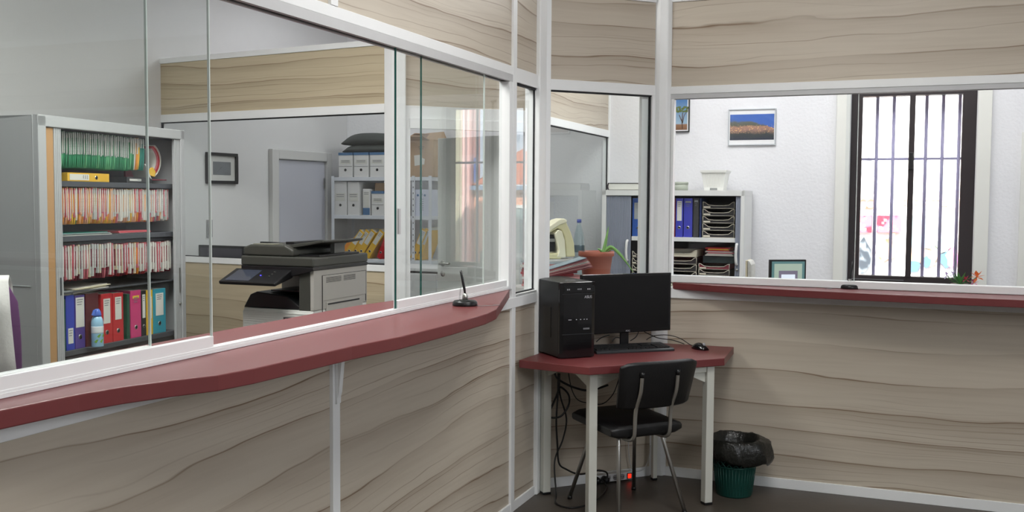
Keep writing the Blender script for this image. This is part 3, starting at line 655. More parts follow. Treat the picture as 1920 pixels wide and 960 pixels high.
# local y forward (towards desk), seat
SW, SD = .425, .43
m = MB(); m.loft([[T(0,.01,.452,rx=2)@v for v in r_] for r_ in cushion(SW, SD, .065)], smooth=True); m.build('seat', VIN, ch, bevel=.004)
rings = []
for i in range(13):
    u = i/12; x = -.215+.455*u; cv = -.028*(1-(2*u-1)**2); e = (1-abs(2*u-1)**8)
    h0, h1 = .565+.012*(1-e), .812-.02*(1-e)
    ring = []
    for yy, zz in ((-.016,h0+.01),(-.018,(h0+h1)/2),(-.016,h1-.012),(0,h1),(.016,h1-.012),(.020,(h0+h1)/2),(.016,h0+.01),(0,h0)):
        zf = (zz-h0)/(h1-h0); ring.append(Vector((x*(.93+.07*zf), -.215+yy*(.4+.6*e)+cv-.055*zf, zz)))
    rings.append(ring)
MB().loft(rings, smooth=True).build('backrest', VIN, ch, bevel=.003)
for sx in (-1, 1):
    x = sx*.105
    pts = smooth([(x*.95,-.02,.405),(x,-.12,.400),(x,-.195,.405),(x,-.228,.425),(x,-.236,.46),(x,-.240,.53),(x,-.250,.58),(x,-.285,.66),(x,-.297,.745)], 6)
    MB().tube(pts, .0105, 10).build('back_support', STEEL, ch)
    MB().tube([(x,-.295,.735),(x,-.299,.762)], .012, 10).build('cap', BLACK, ch)
    MB().lathe([(0,0),(.006,0),(.006,.003),(0,.004)], seg=10, T=T(x,-.297,.70,rx=100)).build('screw', STEEL, ch)
leg_pts = {(-1,1):((-.125,.12),(-.205,.235)),(1,1):((.125,.12),(.200,.235)),(-1,-1):((-.125,-.12),(-.190,-.235)),(1,-1):((.125,-.12),(.205,-.235))}
for k, (a_, b_) in leg_pts.items():
    MB().tube([(a_[0],a_[1],.420),(a_[0]*1.05,a_[1]*1.08,.39),(b_[0],b_[1],.012)], .0105, 10).build('leg', STEEL, ch)
    MB().tube([(b_[0],b_[1],.0),(b_[0]*.998,b_[1]*.998,.018)], .0125, 10).build('foot', BLACK, ch)
MB().box(-.13,.13,-.13,-.11,.402,.418).box(-.13,.13,.11,.13,.402,.418).box(-.13,-.11,-.13,.13,.402,.418).box(.11,.13,-.13,.13,.402,.418).build('seat_frame', BLACK, ch)

# ================================================================ LEFT OFFICE
# ---------------------------------------------------------------- grey tambour cupboard
CW, CD_, CH = 1.161, .43, 2.0
GM = mat('grey_cupboard_enamel', (170,172,173), .45, var=.02); GI = mat('dark_grey_inside', (70,73,78), .55, var=.05)
cb = empty('tambour_cupboard', FC, 'tall grey metal cupboard with rolled-back shutters, full of coloured files', 'cupboard')
b = MB().box(0,.02,0,CD_,0,CH).box(CW-.02,CW,0,CD_,0,CH).box(0,CW,0,CD_,CH-.03,CH).box(0,CW,CD_-.015,CD_,0,CH).box(0,CW,0,CD_,0,.08)
b.box(.0,.055,-.002,.03,.0,CH).box(CW-.035,CW,-.002,.03,0,CH).box(.0,CW,-.002,.03,CH-.055,CH); b.build('carcass', GM, cb, bevel=.004)
MB().box(.021,CW-.021,CD_-.02,CD_-.016,.08,CH-.03).build('back_panel', GI, cb)
b = MB().box(.056,.110,.006,.03,.08,CH-.056); b.build('inner_shutter', mat('orange_beech_edge', (180,140,95), .5), cb, bevel=.004)
b = MB()
for i in range(4): b.box(.111+i*.0125,.1225+i*.0125,.004,.022,.08,CH-.056)
b.build('shutter', GM, cb, bevel=.002)
MB().box(.135,.142,.0,.0038,1.10,1.19).build('shutter_grip', GI, cb)
b = MB()
for i in range(4): b.box(CW-.086+i*.0125,CW-.0745+i*.0125,.006,.024,.08,CH-.056)
b.build('shutter', mat('grey_cupboard_enamel'), cb, bevel=.002)
MB().box(CW-.056,CW-.050,.0,.0058,1.03,1.18).build('shutter_grip', STEEL, cb)
MB().lathe([(0,0),(.009,0),(.009,.006),(0,.008)], seg=14, T=T(CW-.053,.005,.965,rx=90)).build('lock', STEEL, cb)
SH = [.800, 1.395, 1.680]
for z in SH: MB().box(.021,CW-.021,.045,CD_-.021,z-.028,z).build('shelf', GI, cb, bevel=.002)
MB().box(.021,CW-.021,.045,CD_-.021,1.100,1.105).build('rail_shelf', GI, cb)
MB().box(.021,CW-.021,.045,CD_-.021,.40,.425).build('shelf', GI, cb)
MB().tube([(-.0015,.06,1.155),(-.0015,.30,1.155)], .002, 5).build('side_seam', mat('light_grey_line', (175,180,182), .5), cb)
RAIL = mat('dark_rail', (45,46,50), .4, metal=.5)
def rail(z):
    MB().box(.021,CW-.021,.07,.078,z-.006,z+.012).box(.021,CW-.021,.36,.368,z-.006,z+.012).build('hanging_rail', RAIL, cb)
PAPW = mat('white_paper', (214,214,206), .8, var=.05)
COL = {'green':(38,132,88),'lightgreen':(90,170,120),'teal':(20,125,110),'orange':(232,150,50),'yellow':(226,184,62),'peach':(222,170,130),'red':(190,50,55),
       'pink':(200,110,120),'maroon':(125,45,60),'white':(205,203,195),'grey':(160,165,165),'blue':(50,75,150),'cream':(214,205,175)}
def cm(n): return mat('card_'+n, COL[n], .75, var=.08, scale=30)
TABM = mat('printed_tab', (190,194,190), .6, var=.35, scale=160)
proto = {}
def hanging_file(x, ztop, h, colr, tabh, lean, wd, tab, y0=.055, label='', group='', seed=0):
    key = (colr, tabh, tab, round(h,2))
    if key not in proto:
        o = empty('hanging_file', I4, label, 'file', group)
        b = MB(); n = 6; rings = []
        for i in range(n+1):
            z = -h*i/n; wv = .0058*math.sin(math.pi*min(1,(i+.5)/n))**.6
            rings.append([Vector((-wv, .0+.004*(i/n)**3, z)), Vector((wv, .0+.004*(i/n)**3, z)), Vector((wv, .27, z)), Vector((-wv, .27, z))])
        b.loft(rings); f = b.build('folder', cm(colr), o)
        b = MB().box(-.0046,.0004,-.004,.02,-h*tabh,-.002); b.build('papers', cm(tab) if tab in COL else TABM, o)
        if h > .17: MB().box(-.0036,-.0002,-.0055,-.0038,-h*tabh*.94,-h*.06).build('label_strip', PAPW if tab in ('white','grey') else TABM, o)
        proto[key] = o; used = False
    else: o = copy_tree(proto[key])
    o['label'] = label; o['group'] = group
    o.matrix_world = FC @ T(x, y0+random.uniform(-.002,.003), ztop, ry=lean) @ Matrix.Diagonal((wd,1,1,1))
    return o
rail(1.945); rail(1.660); rail(1.350)
R_ = random.Random(11)
# row 1: green hanging files with grey printed strips
def row(x0, x1, n, ztop, h, pick, label, group, dz_=0):
    for i in range(n):
        x = x0+(x1-x0)*(i+.5)/n; c_, tab, th = pick(i/n); step = (x1-x0)/n
        hanging_file(x, ztop-R_.uniform(0,.008)+dz_*i/n, h, c_, th, R_.uniform(-1.3,1.3), min(1.9, step/.0116*R_.uniform(.9,1.05)), tab, label=label, group=group)
row(.20,.735,34, 1.940,.185, lambda t: (R_.choice(['green','green','lightgreen']), R_.choice(['x','x','x','grey']), .62), 'green hanging file with a grey printed strip on the top row of the grey cupboard', 'green hanging files on the top row')
row(.745,.865,7, 1.940,.180, lambda t: (['lightgreen','green','white','orange','yellow','teal','teal'][min(6,int(t*7+.01))], 'white' if t < .5 else 'x', .5 if t<.5 else .3), 'mixed colour hanging file right of the green ones on the top row', 'mixed hanging files on the top row')
row(.20,.62,26, 1.652,.190, lambda t: (R_.choice(['orange','orange','yellow','peach']) if abs(t-.27) > .03 else 'teal', R_.choice(['x','white','peach','pink']), R_.choice([.72,.8,.9])), 'orange or yellow hanging file with pale papers in the left of the second row', 'orange hanging files on the second row')
row(.63,1.085,25, 1.650,.186, lambda t: (R_.choice(['yellow','orange','red','peach']) if t < .55 and t > .12 else R_.choice(['white','pink','grey','peach']), R_.choice(['x','white','pink','white']), R_.choice([.72,.85,.95])), 'pale hanging file packed with papers in the right of the second row', 'pale hanging files on the second row')
row(.205,.60,20, 1.352,.185, lambda t: (R_.choice(['maroon','red','maroon','pink']), R_.choice(['white','pink','cream','x']), R_.choice([.7,.85,.95])), 'maroon hanging file stuffed with papers in the left of the third row', 'maroon hanging files on the third row')
row(.61,1.10,22, 1.345,.180, lambda t: (R_.choice(['maroon','red','maroon','white']) if abs(t-.35)>.04 else 'orange', R_.choice(['white','cream','pink','white']), R_.choice([.8,.9,.97])), 'red hanging file stuffed with white papers in the right of the third row', 'red hanging files on the third row')
# curled maroon folder at the end of the top row
cf = empty('magazine_holder', FC @ T(.925,.07,1.70), 'maroon folder of curled magazines at the right of the top shelf', 'folder')
MB().prism([(-.03,0),(.16,0),(.16,.20),(.10,.245),(-.03,.245)], 0, .012, 'y', T=T(0,.14,0)).box(-.03,.16,0,.15,.0,.006).build('holder', cm('maroon'), cf)
for k, (c_, r0) in enumerate((('white',.150),('red',.138),('pink',.126),('white',.112))):
    pts = [(r0*math.cos(t)-.01, .02+.002*k, .115+r0*.78*math.sin(t)) for t in [math.radians(-52+13*i) for i in range(9)]]
    b = MB(); b.loft([[Vector((p[0],p[1],p[2])), Vector((p[0]-.007,p[1],p[2])), Vector((p[0]-.007,p[1]+.12,p[2])), Vector((p[0],p[1]+.12,p[2]))] for p in pts], smooth=True); b.build('magazine', cm(c_), cf)
MB().prism([(-.01,.03),(.045,.02),(.055,.05),(.03,.075),(-.0,.06)], -.004, .006, 'y').build('yellow_note', cm('yellow'), cf)
MB().prism([(-.05,.09),(-.044,.092),(.01,.006),(.0,.006)], -.01, .1, 'y').build('leaning_sheet', cm('white'), cf)
# ring binders
def binder(M, w_, h, d, colr, label, group, lab=('white',.32,.86), hole=.2, name='lever_arch_file', tilt=0, rough=.45, cat='binder', lw=.7):
    o = empty(name, M, label, cat, group)
    MB().box(0,w_,0,d,0,h).build('cover', colr, o, bevel=.002)
    if d > .06: MB().box(.006,w_-.006,.012,d+.001,.004,h+.0006).build('papers', PAPW, o)
    if lab:
        MB().box(w_*(1-lw)/2, w_*(1+lw)/2, -.0012, .001, h*lab[1], h*lab[2]).build('label', PAPW if lab[0] == 'white' else cm(lab[0]), o)
        lines = MB()
        for k in range(3): zz = h*(lab[2]-.05-.045*k); lines.box(w_*(1-lw*.7)/2, w_*(1+lw*(.7-.15*k))/2, -.0017, -.0011, zz, zz+.004)
        lines.build('print', mat('faded_print', (120,122,128), .7), o)
    if hole:
        MB().lathe([(.0,-.0015),(min(.013,w_*.24),-.0015),(min(.013,w_*.24),.0005),(0,.0005)], seg=18, T=T(w_/2,-.0002,h*hole,rx=90)@T()).build('finger_ring', STEEL, o)
        MB().lathe([(.0,-.0022),(min(.009,w_*.17),-.0022),(min(.009,w_*.17),.0005),(0,.0005)], seg=18, T=T(w_/2,-.0005,h*hole,rx=90)).build('finger_hole', BLACK, o)
    return o
def cb_(n, c): return mat('binder_'+n, c, .4, var=.04)
BR = cb_('red', (190,36,44)); BB = cb_('blue', (42,62,170)); BPk = cb_('pink', (205,60,120)); BY = cb_('yellow', (222,176,40)); BC = cb_('cyan', (50,150,170)); BG = cb_('green', (20,80,60)); BP = cb_('purple', (80,60,140)); BK = cb_('black', (25,27,30)); BMa = cb_('maroon', (90,30,38))
zs = SH[0]+.0
g_ = 'lever arch files on the bottom shelf'
spec_ = [(.150,.075,.270,BG,'green binder with a white label, first on the bottom shelf beside the shutter',('white',.45,.85)),
 (.229,.060,.288,BB,'blue binder with a small low white label on the bottom shelf',('white',.12,.40)),
 (.293,.072,.282,BP,'violet-blue binder with a tall white label on the bottom shelf',('white',.40,.96)),
 (.372,.098,.285,BMa,'dark maroon binder behind the spray can on the bottom shelf',None),
 (.490,.088,.272,BR,'wider red binder with a white label on the bottom shelf',('white',.40,.90)),
 (.583,.085,.268,BR,'narrower red binder with a white label, right of the wider red one',('white',.45,.92)),
 (.700,.022,.255,BG,'thin dark green binder in the gap before the pink one',None),
 (.730,.088,.270,BPk,'pink binder with a small yellow label near its top',('yellow',.83,.89)),
 (.822,.040,.262,BK,'black binder with a white label beside the yellow one',('white',.40,.92)),
 (.866,.056,.262,BY,'yellow binder standing upright on the bottom shelf',('white',.36,.85)),
 (.926,.115,.262,BC,'turquoise binder at the right end of the bottom shelf',('white',.40,.90))]
for x, w_, h, m_, lab_, lb in spec_:
    binder(FC @ T(x,.055,zs), w_, h, .27, m_, lab_, g_, lab=lb, hole=None if m_ in (BMa,BG) else .22, lw=.6 if m_ is not BP else .85)
binder(FC @ T(.262,.06,1.681+.0) @ T(0,0,.045,ry=90), .045, .315, .26, BY, 'yellow binder lying flat under the green hanging files', 'flat binders in the grey cupboard', lab=('white',.05,.5), hole=.68)
binder(FC @ T(.72,.06,1.681) @ T(0,0,.033,ry=90), .033, .22, .24, BK, 'black box file lying flat on the second shelf', 'flat binders in the grey cupboard', lab=('white',.1,.55), hole=None, lw=.35)
# loose papers on the third shelf and on the binders
def papers(M, w_, d, n, cols, label, name='paper_pile', cat='papers', grp=None, t=.004):
    o = empty(name, M, label, cat, grp); z = 0; rr = random.Random(len(label))
    for i in range(n):
        dx, a_ = rr.uniform(-.012,.012), rr.uniform(-3,3)
        MB().box(dx, w_+dx, rr.uniform(-.01,.01), d, z, z+t-.0003).build('sheet', cm(cols[i%len(cols)]), o); z += t
    return o
papers(FC @ T(.17,.07,1.3955), .42, .2, 4, ['white','teal','grey','teal'], 'teal and white folders lying flat under the orange files')
papers(FC @ T(.66,.07,1.3955), .27, .2, 4, ['white','pink','red','pink'], 'pink folders lying flat under the pale files')
papers(FC @ T(.30,.07,zs+.289) @ T(ry=-2), .27, .2, 7, ['white','cream'], 'pile of white paper lying on top of the binders')
papers(FC @ T(.165,.07,zs+.289), .12, .2, 5, ['cream','grey','white'], 'plastic wrapped papers lying on the green and blue binders')
# spray can
can = empty('spray_can', FC @ T(.407,.012,zs+.0), 'pale blue air freshener can with green leaf pattern and blue cap', 'spray can')
MB().box(-.05,.05,-.012,.03,-.0,.0005).build('tray_lip', GI, can)
CANM = mat('can_pale_blue', (150,195,220), .3, var=.1)
MB().lathe([(0,.001),(.030,.001),(.031,.006),(.031,.130),(.027,.150),(.020,.162),(.018,.164),(0,.165)], seg=28).build('can', CANM, can)
MB().lathe([(.0,.164),(.021,.164),(.022,.172),(.018,.190),(.010,.203),(0,.205)], seg=20).prism([(-.034,.172),(-.012,.168),(.0,.198),(-.02,.200)], -.008, .008, 'y').build('cap', mat('can_cap_blue', (70,105,190), .35), can)
MB().lathe([(.0312,.075),(.0316,.078),(.0316,.108),(.0312,.111)], seg=28).build('white_band', mat('can_white', (225,230,232), .4), can)
b = MB()
for k in range(9):
    a1 = math.radians(-150+k*25); z = .03+.028*(k%2); c = Vector((.0315*math.cos(a1), .0315*math.sin(a1), z)); t_ = Vector((-math.sin(a1), math.cos(a1), 0))
    n_ = Vector((math.cos(a1), math.sin(a1), 0))*.0006; b.add([c-t_*.011+n_, c+Vector((0,0,.011))+n_, c+t_*.011+Vector((0,0,.013))+n_, c-Vector((0,0,.007))+n_], [(0,1,2,3)])
b.build('leaf_print', mat('can_leaf_green', (120,170,60), .4), can)
# ---------------------------------------------------------------- purple office chair with a garment
pc = empty('office_chair', fr(-2.225,4.02,60), 'purple office chair with a white garment hung over its back, left edge', 'chair')
PUR = mat('purple_fabric', (92,48,98), .85, var=.12, scale=40)
rings = []
for i in range(9):
    z = .58+.67*i/8; hw = .215*(1-.10*abs(2*i/8-1)**3)*(.72+.28*min(1,i/3)); 
    if i == 8: hw *= .86
    bend = -.03*math.sin(i/8*math.pi)
    rings.append([Vector((x*hw, -.02+.035*(1-x*x)*-1+bend+(y_), z)) for x, y_ in ((-1,0),(-.6,-.012),(0,-.02),(.6,-.012),(1,0),(1,.04),(.6,.05),(0,.05),(-.6,.05),(-1,.04))])
MB().loft(rings, smooth=True).build('backrest', PUR, pc, bevel=.006)
MB().loft([[T(0,-.26,.47)@v for v in r_] for r_ in cushion(.48,.46,.09)], smooth=True).build('seat', PUR, pc)
MB().tube([(.20,.03,.50),(.25,-.02,.60),(.265,-.10,.68),(.265,-.24,.69)], .016, 10).build('armrest', mat('dark_purple_plastic', (55,30,62), .4), pc)
MB().tube([(-.20,.03,.50),(-.25,-.02,.60),(-.265,-.10,.68),(-.265,-.24,.69)], .016, 10).build('armrest', mat('dark_purple_plastic'), pc)
MB().box(-.03,.03,.03,.06,.42,.75).tube([(0,-.2,.08),(0,-.2,.43)], .028, 12).build('column', BLACK, pc)
for k in range(5):
    a1 = k*2*math.pi/5; MB().tube([(0,-.2,.10),(.28*math.cos(a1),-.2+.28*math.sin(a1),.07)], [.022,.014], 8).build('base_arm', BLACK, pc)
    MB().lathe([(0,-.012),(.027,-.012),(.027,.012),(0,.012)], seg=14, T=T(.28*math.cos(a1),-.2+.28*math.sin(a1),.027,rx=90,rz=math.degrees(a1))).build('castor', BLACK, pc)
gm = MB(); rings = []
for i in range(10):
    t = i/9; x = -.20+.385*t
    rings.append([Vector((x+.015*math.sin(j*.9), yy+.006*math.sin(i*2+j), zz)) for j, (yy, zz) in enumerate([(.064,.86+.10*(1-t)),(.066,1.0),(.072,1.13),(.068,1.235),(.02,1.275),(-.06,1.255),(-.108,1.13),(-.125,.95),(-.13,.80)])])
gm.loft(rings, close=False, caps=False, smooth=True)
tag(gm.build('garment', mat('white_cloth', (205,203,200), .9, bump=.2), None, pc.matrix_world.copy(), solid=.006), 'white garment draped over the back of the purple chair', 'garment')
# ---------------------------------------------------------------- photocopier
CH_ = mat('charcoal_copier', (62,63,58), .45, var=.04); CG = mat('copier_grey', (168,166,160), .5, var=.02); CWt = mat('copier_white', (212,214,210), .5, var=.02); CB = mat('copier_black', (22,22,24), .4)
cp_ = empty('photocopier', FP, 'grey and charcoal office photocopier behind the left counter, touch panel lit by a blue dot', 'photocopier')
PWd, PDp = .50, .62
MB().box(0,PWd,0,PDp,.05,.93).build('cabinet_body', CWt, cp_, bevel=.004)
for z0, z1 in ((.76,.915),(.59,.745)):
    b = MB().box(.004,PWd-.004,-.012,-.0005,z0,z1)
    k = z0+.012
    while k < z1-.008: b.box(.008,PWd-.008,-.0145,-.012,k,k+.006); k += .0135
    b.build('paper_drawer', CWt, cp_)
MB().box(.30,.39,-.017,-.0147,.865,.888).build('badge_plate', mat('badge_dark', (70,70,70), .4), cp_)
MB().box(.315,.375,-.0176,-.017,.874,.880).build('badge_print', SIL, cp_)
for x, y in ((.06,.06),(.44,.06),(.06,.56),(.44,.56)): MB().lathe([(0,-.015),(.024,-.015),(.024,.015),(0,.015)], seg=14, T=T(x,y,.0245,rx=90)).build('castor', BLACK, cp_)
MB().box(.0,PWd-.001,.40,PDp-.001,.931,1.18).build('rear_body', CG, cp_)
b = MB().box(.40,PWd-.022,.0,.40,.931,1.16); b.build('front_column', CH_, cp_, bevel=.003)
MB().box(PWd-.021,PWd+.004,-.002,PDp,.931,1.195).build('side_panel', CG, cp_, bevel=.004)
b = MB().box(PWd+.0042,PWd+.007,.09,.60,.985,1.135).box(PWd+.0042,PWd+.006,.13,.56,.88,.972); b.build('side_flap', CG, cp_, bevel=.002)
b = MB()
for k in range(5):
    for y0, y1 in ((.13,.30),(.33,.47)): b.box(PWd+.0069,PWd+.0078,y0,y1,1.092+k*.007,1.0945+k*.007)
b.build('side_vent', CB, cp_)
MB().box(PWd+.0041,PWd+.0055,.088,.602,1.1352,1.138).box(PWd+.0041,PWd+.0075,.60,.603,.94,1.138).box(PWd+.0041,PWd+.0075,.088,.091,.90,1.138).box(PWd+.006,PWd+.0075,.15,.52,.955,.964).build('panel_seam', CB, cp_)
# output tray: sloping dark tray in the cavity
b = MB().prism([(-.015,.931),(.40,.931),(.40,.945),(.30,1.01),(.08,1.03),(.035,1.012)], .02, .39, 'y'); b.build('output_tray', CB, cp_, bevel=.006)
MB().box(.13,.36,.10,.36,1.03,1.037).build('paper_stop', BLACK, cp_)
b = MB().box(.24,.40,.30,.40,.945,1.16); b.build('cavity_wall', CB, cp_)
b = MB().prism([(.0,1.135),(.36,1.135),(.46,1.158),(PWd+.01,1.172),(PWd+.01,1.191),(.0,1.191)], -.02, PDp, 'y'); b.build('scanner_base', CB, cp_, bevel=.003)
MB().box(-.005,PWd+.012,-.018,PDp+.0,1.192,1.250).build('scanner_body', CH_, cp_, bevel=.010, bseg=3)
b = MB().prism([(0.0,1.251),(.36,1.251),(.36,1.29),(.30,1.318),(.05,1.318),(.0,1.300)], .0, .52, 'y'); b.build('document_feeder', CH_, cp_, bevel=.012, bseg=3)
b = MB().prism([(.20,1.305),(.545,1.352),(.545,1.338),(.40,1.312),(.20,1.285)], .04, .50, 'y'); b.build('feeder_tray', CH_, cp_, bevel=.004)
MB().prism([(.36,1.252),(.505,1.252),(.505,1.262),(.36,1.262)], .06, .52, 'y').build('platen_cover', CB, cp_)
MB().box(.43,.46,.30,.42,1.262,1.322).build('tray_support', mat('support_grey', (120,120,116), .5), cp_)
MB().box(.06,.22,.02,.10,1.3182,1.3225).build('feeder_plate', mat('beige_plate', (130,130,115), .5), cp_)
MB().box(.24,.30,.10,.46,1.318,1.334).build('paper_guide', CB, cp_)
b = MB().prism([(-.19,1.105),(-.18,1.085),(0,1.125),(0,1.168),(-.02,1.172)], -.04, .36, 'x'); b.build('control_panel', CB, cp_, bevel=.008, bseg=3)
MB().prism([(-.172,1.1125),(-.03,1.1665),(-.03,1.1680),(-.172,1.1140)], -.005, .165, 'x').build('touch_screen', mat('touch_screen_grey', (60,66,80), .12), cp_)
MB().lathe([(0,0),(.005,0),(.004,.003),(0,.003)], (.20,-.10,1.140), 12).build('power_light', mat('blue_power_light', (60,60,255), .3, emis=(70,60,255), estr=3), cp_)
for k in range(3): MB().lathe([(0,0),(.008,0),(.007,.004),(0,.005)], (.265,-.05-.03*k,1.158-.011*k), 12).build('button', CH_, cp_)
# ---------------------------------------------------------------- picture and switch on the far left wall
xa, z0 = pl(FW, 385, 344); xb, _ = pl(FW, 442, 346); z1 = pl(FW, 385, 285)[1]
pf = empty('picture_frame', FW @ T(xa,0,0), 'small black framed black and white picture on the grey wall above the monitors', 'picture')
W_ = xb-xa; FT = .025
b = MB().box(0,W_,-.03,-.001,z0,z0+FT).box(0,W_,-.03,-.001,z1-FT,z1).box(0,FT,-.03,-.001,z0+FT,z1-FT).box(W_-FT,W_,-.03,-.001,z0+FT,z1-FT); b.build('frame', BLACK, pf, bevel=.002)
MB().box(FT,W_-FT,-.014,-.001,z0+FT,z1-FT).build('mat_board', mat('off_white_board', (225,222,214), .7), pf)
MB().box(FT+.05,W_-FT-.05,-.0155,-.014,z0+FT+.05,z1-FT-.05).prism([(FT+.07,z0+FT+.05),(W_*.5,z1-FT-.09),(W_-FT-.09,z0+FT+.05)], -.017, -.0155, 'y').build('photograph', mat('monochrome_photograph', (120,122,124), .5, var=.6, scale=9), pf)
MB().box(FT,W_-FT,-.022,-.020,z0+FT,z1-FT).build('glass', GLASSR, pf)
xa, z0 = pl(FW, 387, 445); xb, z1 = pl(FW, 393, 412)
tag(MB().box(xa,xb+.02,-.014,-.001,z0,z1).box(xa+.01,xb+.01,-.020,-.014,z0+.02,z0+.09).build('light_switch', mat('switch_grey', (150,150,152), .5), None, FW, bevel=.003), 'grey switch plate on the wall below the small framed picture', 'switch')
# ---------------------------------------------------------------- monitors behind the inner partition
def back_monitor(px0, px1, pyt, yb, label, grp, a_):
    xa, zt_ = pl(FN, px0, pyt, yb); xb, _ = pl(FN, px1, pyt, yb); w_ = xb-xa
    o = empty('monitor', FN @ T((xa+xb)/2, yb, .75) @ T(rz=a_), label, 'monitor', grp)
    MB().box(-w_/2,w_/2,0,.035,zt_-.75-.30,zt_-.75).build('screen_case', BLACK, o, bevel=.004)
    MB().box(-w_/2+.02,w_/2-.02,-.001,.001,zt_-.75-.28,zt_-.75-.02).build('screen', mat('grey_dark_screen', (66,64,74), .3), o)
    MB().box(-.03,.03,.035,.06,.01,zt_-.75-.1).lathe([(0,0),(.11,0),(.10,.012),(0,.014)], (0,.05,0), 24).build('stand', BLACK, o)
back_monitor(374, 455, 459, .30, 'dark monitor standing behind the inner glass, below the small framed picture', 'office monitors', 3)
back_monitor(485, 577, 453, .42, 'dark monitor mostly hidden behind the photocopier', 'office monitors', -3)
de = empty('office_desk', FN @ T(-2.0,.12,0), 'desk behind the inner glass carrying two dark monitors', 'desk')
MB().box(0,1.75,0,.75,.72,.75).build('desktop', mat('grey_desk', (170,172,175), .5), de, bevel=.003)
for x in (.03,1.68):
    for y in (.03,.68): MB().box(x,x+.04,y,y+.04,0,.72).build('leg', GM, de)
# ---------------------------------------------------------------- shelving with boxes in the far corner
YS = 2.58
sx0, _ = pl(FR, 622, 400, YS); sx1, _ = pl(FR, 809, 400, YS)
shz = [pl(FR, 700, 332, YS)[1], pl(FR, 700, 404, YS)[1], pl(FR, 700, 486, YS)[1], .55, .10]
su = empty('shelving_unit', FR @ T(sx0, YS, 0), 'white metal shelving unit with boxes and yellow files behind the inner glass', 'shelving')
SWd = sx1-sx0; SDp = .40; WM = mat('white_metal_shelving', (220,224,230), .4, var=.02)
for z in shz: MB().box(.0,SWd,.003,SDp-.003,z-.035,z).build('shelf', WM, su, bevel=.002)
xm = pl(FR, 772, 400, YS)[0]-sx0
for x, y in ((-.002,0),(SWd-.03,0),(-.002,SDp-.03),(SWd-.03,SDp-.03),(xm,0)):
    MB().box(x,x+.032,y-.002,y+.0,0,shz[0]+.01).box(x if y else x,x+.003,y,y+.03,0,shz[0]+.01).build('post', WM, su)
b = MB()
for k in range(22): b.box(xm+.012,xm+.02,-.003,-.0021,.6+k*.055,.615+k*.055)
b.build('post_slots', GI, su)
def sxl(px): return pl(FR, px, 400, YS)[0]
ARC = mat('white_archive_card', (222,222,220), .7, var=.02); ABL = mat('archive_blue', (70,110,150), .6)
def archive(px0, px1, zsh, h, label, top='blue', hole=.30, lab=(.55,.72), grp='archive boxes on the metal shelving', extra=None):
    x0_, x1_ = sxl(px0), sxl(px1); w_ = x1_-x0_
    o = empty('archive_box', FR @ T(x0_, YS+.02, zsh), label, 'box', grp)
    MB().box(.002,w_-.002,0,.32,0,h).build('box_body', ARC, o, bevel=.002)
    if top == 'blue': MB().box(0,w_,-.003,.322,h-.022,h+.003).build('lid', ABL, o)
    MB().box(w_*.12,w_*.88,-.0015,.0005,h*lab[0],h*lab[1]).build('label', PAPW, o)
    b = MB(); [b.box(w_*.2,w_*.8,-.002,-.0014,h*(lab[1]-.05-.06*k),h*(lab[1]-.05-.06*k)+.005) for k in range(2)]; b.build('print', mat('faded_print'), o)
    if hole: MB().lathe([(0,0),(.013,0),(.013,.003),(0,.003)], seg=16, T=T(w_/2,.001,h*hole,rx=90)).build('finger_hole', BLACK, o)
    if extra: extra(o, w_, h)
    return o
def seam(o, w_, h): MB().box(.004,w_-.004,-.0016,.0004,h*.44,h*.455).build('fold_line', mat('faded_print'), o)
h1 = pl(FR, 690, 286, YS)[1]-shz[0]
archive(633,659,shz[0],h1,'white archive box with a blue lid, leftmost on the top of the shelving',extra=seam)
archive(661.5,689,shz[0],h1,'white archive box with a blue lid, middle of the three on top of the shelving',extra=seam)
archive(691.5,719,shz[0],h1,'white archive box with a blue lid, rightmost on top under the dark cushions',extra=seam)
h2 = pl(FR, 640, 341, YS)[1]-shz[1]
archive(624.5,648,shz[1],h2,'plain white file box, first on the second shelf beside the post',None,lab=(.42,.66))
archive(649.5,672,shz[1],h2,'plain white file box, second on the second shelf',None,lab=(.42,.66))
archive(678,692,shz[1],h2*.79,'narrow white box with a blue patch on the second shelf',None,hole=None,lab=(.3,.9),extra=lambda o,w_,h: MB().box(.004,w_-.004,-.002,.0005,.004,h*.28).build('blue_patch', ABL, o))
archive(694.5,718,shz[1],h2*.72,'low white box with a blue lid under a small brown carton',extra=seam)
CARD = mat('brown_cardboard', (176,148,118), .8, var=.06)
tag(MB().box(0,.12,0,.25,0,.075).build('carton', CARD, None, FR @ T(sxl(697),YS+.06,shz[1]+h2*.72+.0035), bevel=.003), 'small brown carton lying on the low white box with the blue lid', 'box')
wbx = empty('storage_box', FR @ T(sxl(775),YS+.02,shz[1]), 'white box printed with small blue symbols behind the slotted post', 'box')
w_ = sxl(802)-sxl(775); hh = pl(FR, 790, 355, YS)[1]-shz[1]
MB().box(0,w_,0,.3,0,hh).build('box_body', mat('blue_white_card', (215,220,235), .6), wbx, bevel=.002)
for k in range(3): MB().lathe([(0,0),(.011,0),(.011,.001),(0,.001)], seg=14, T=T(w_*(.25+.24*k),0,hh*(.78+.03*(k%2)),rx=90)).build('symbol', ABL, wbx)
b = MB(); [b.box(w_*.35,w_*.65,-.001,.0003,hh*(.62-.08*k),hh*(.62-.08*k)+.004) for k in range(6)]; b.build('print', mat('faded_print'), wbx)
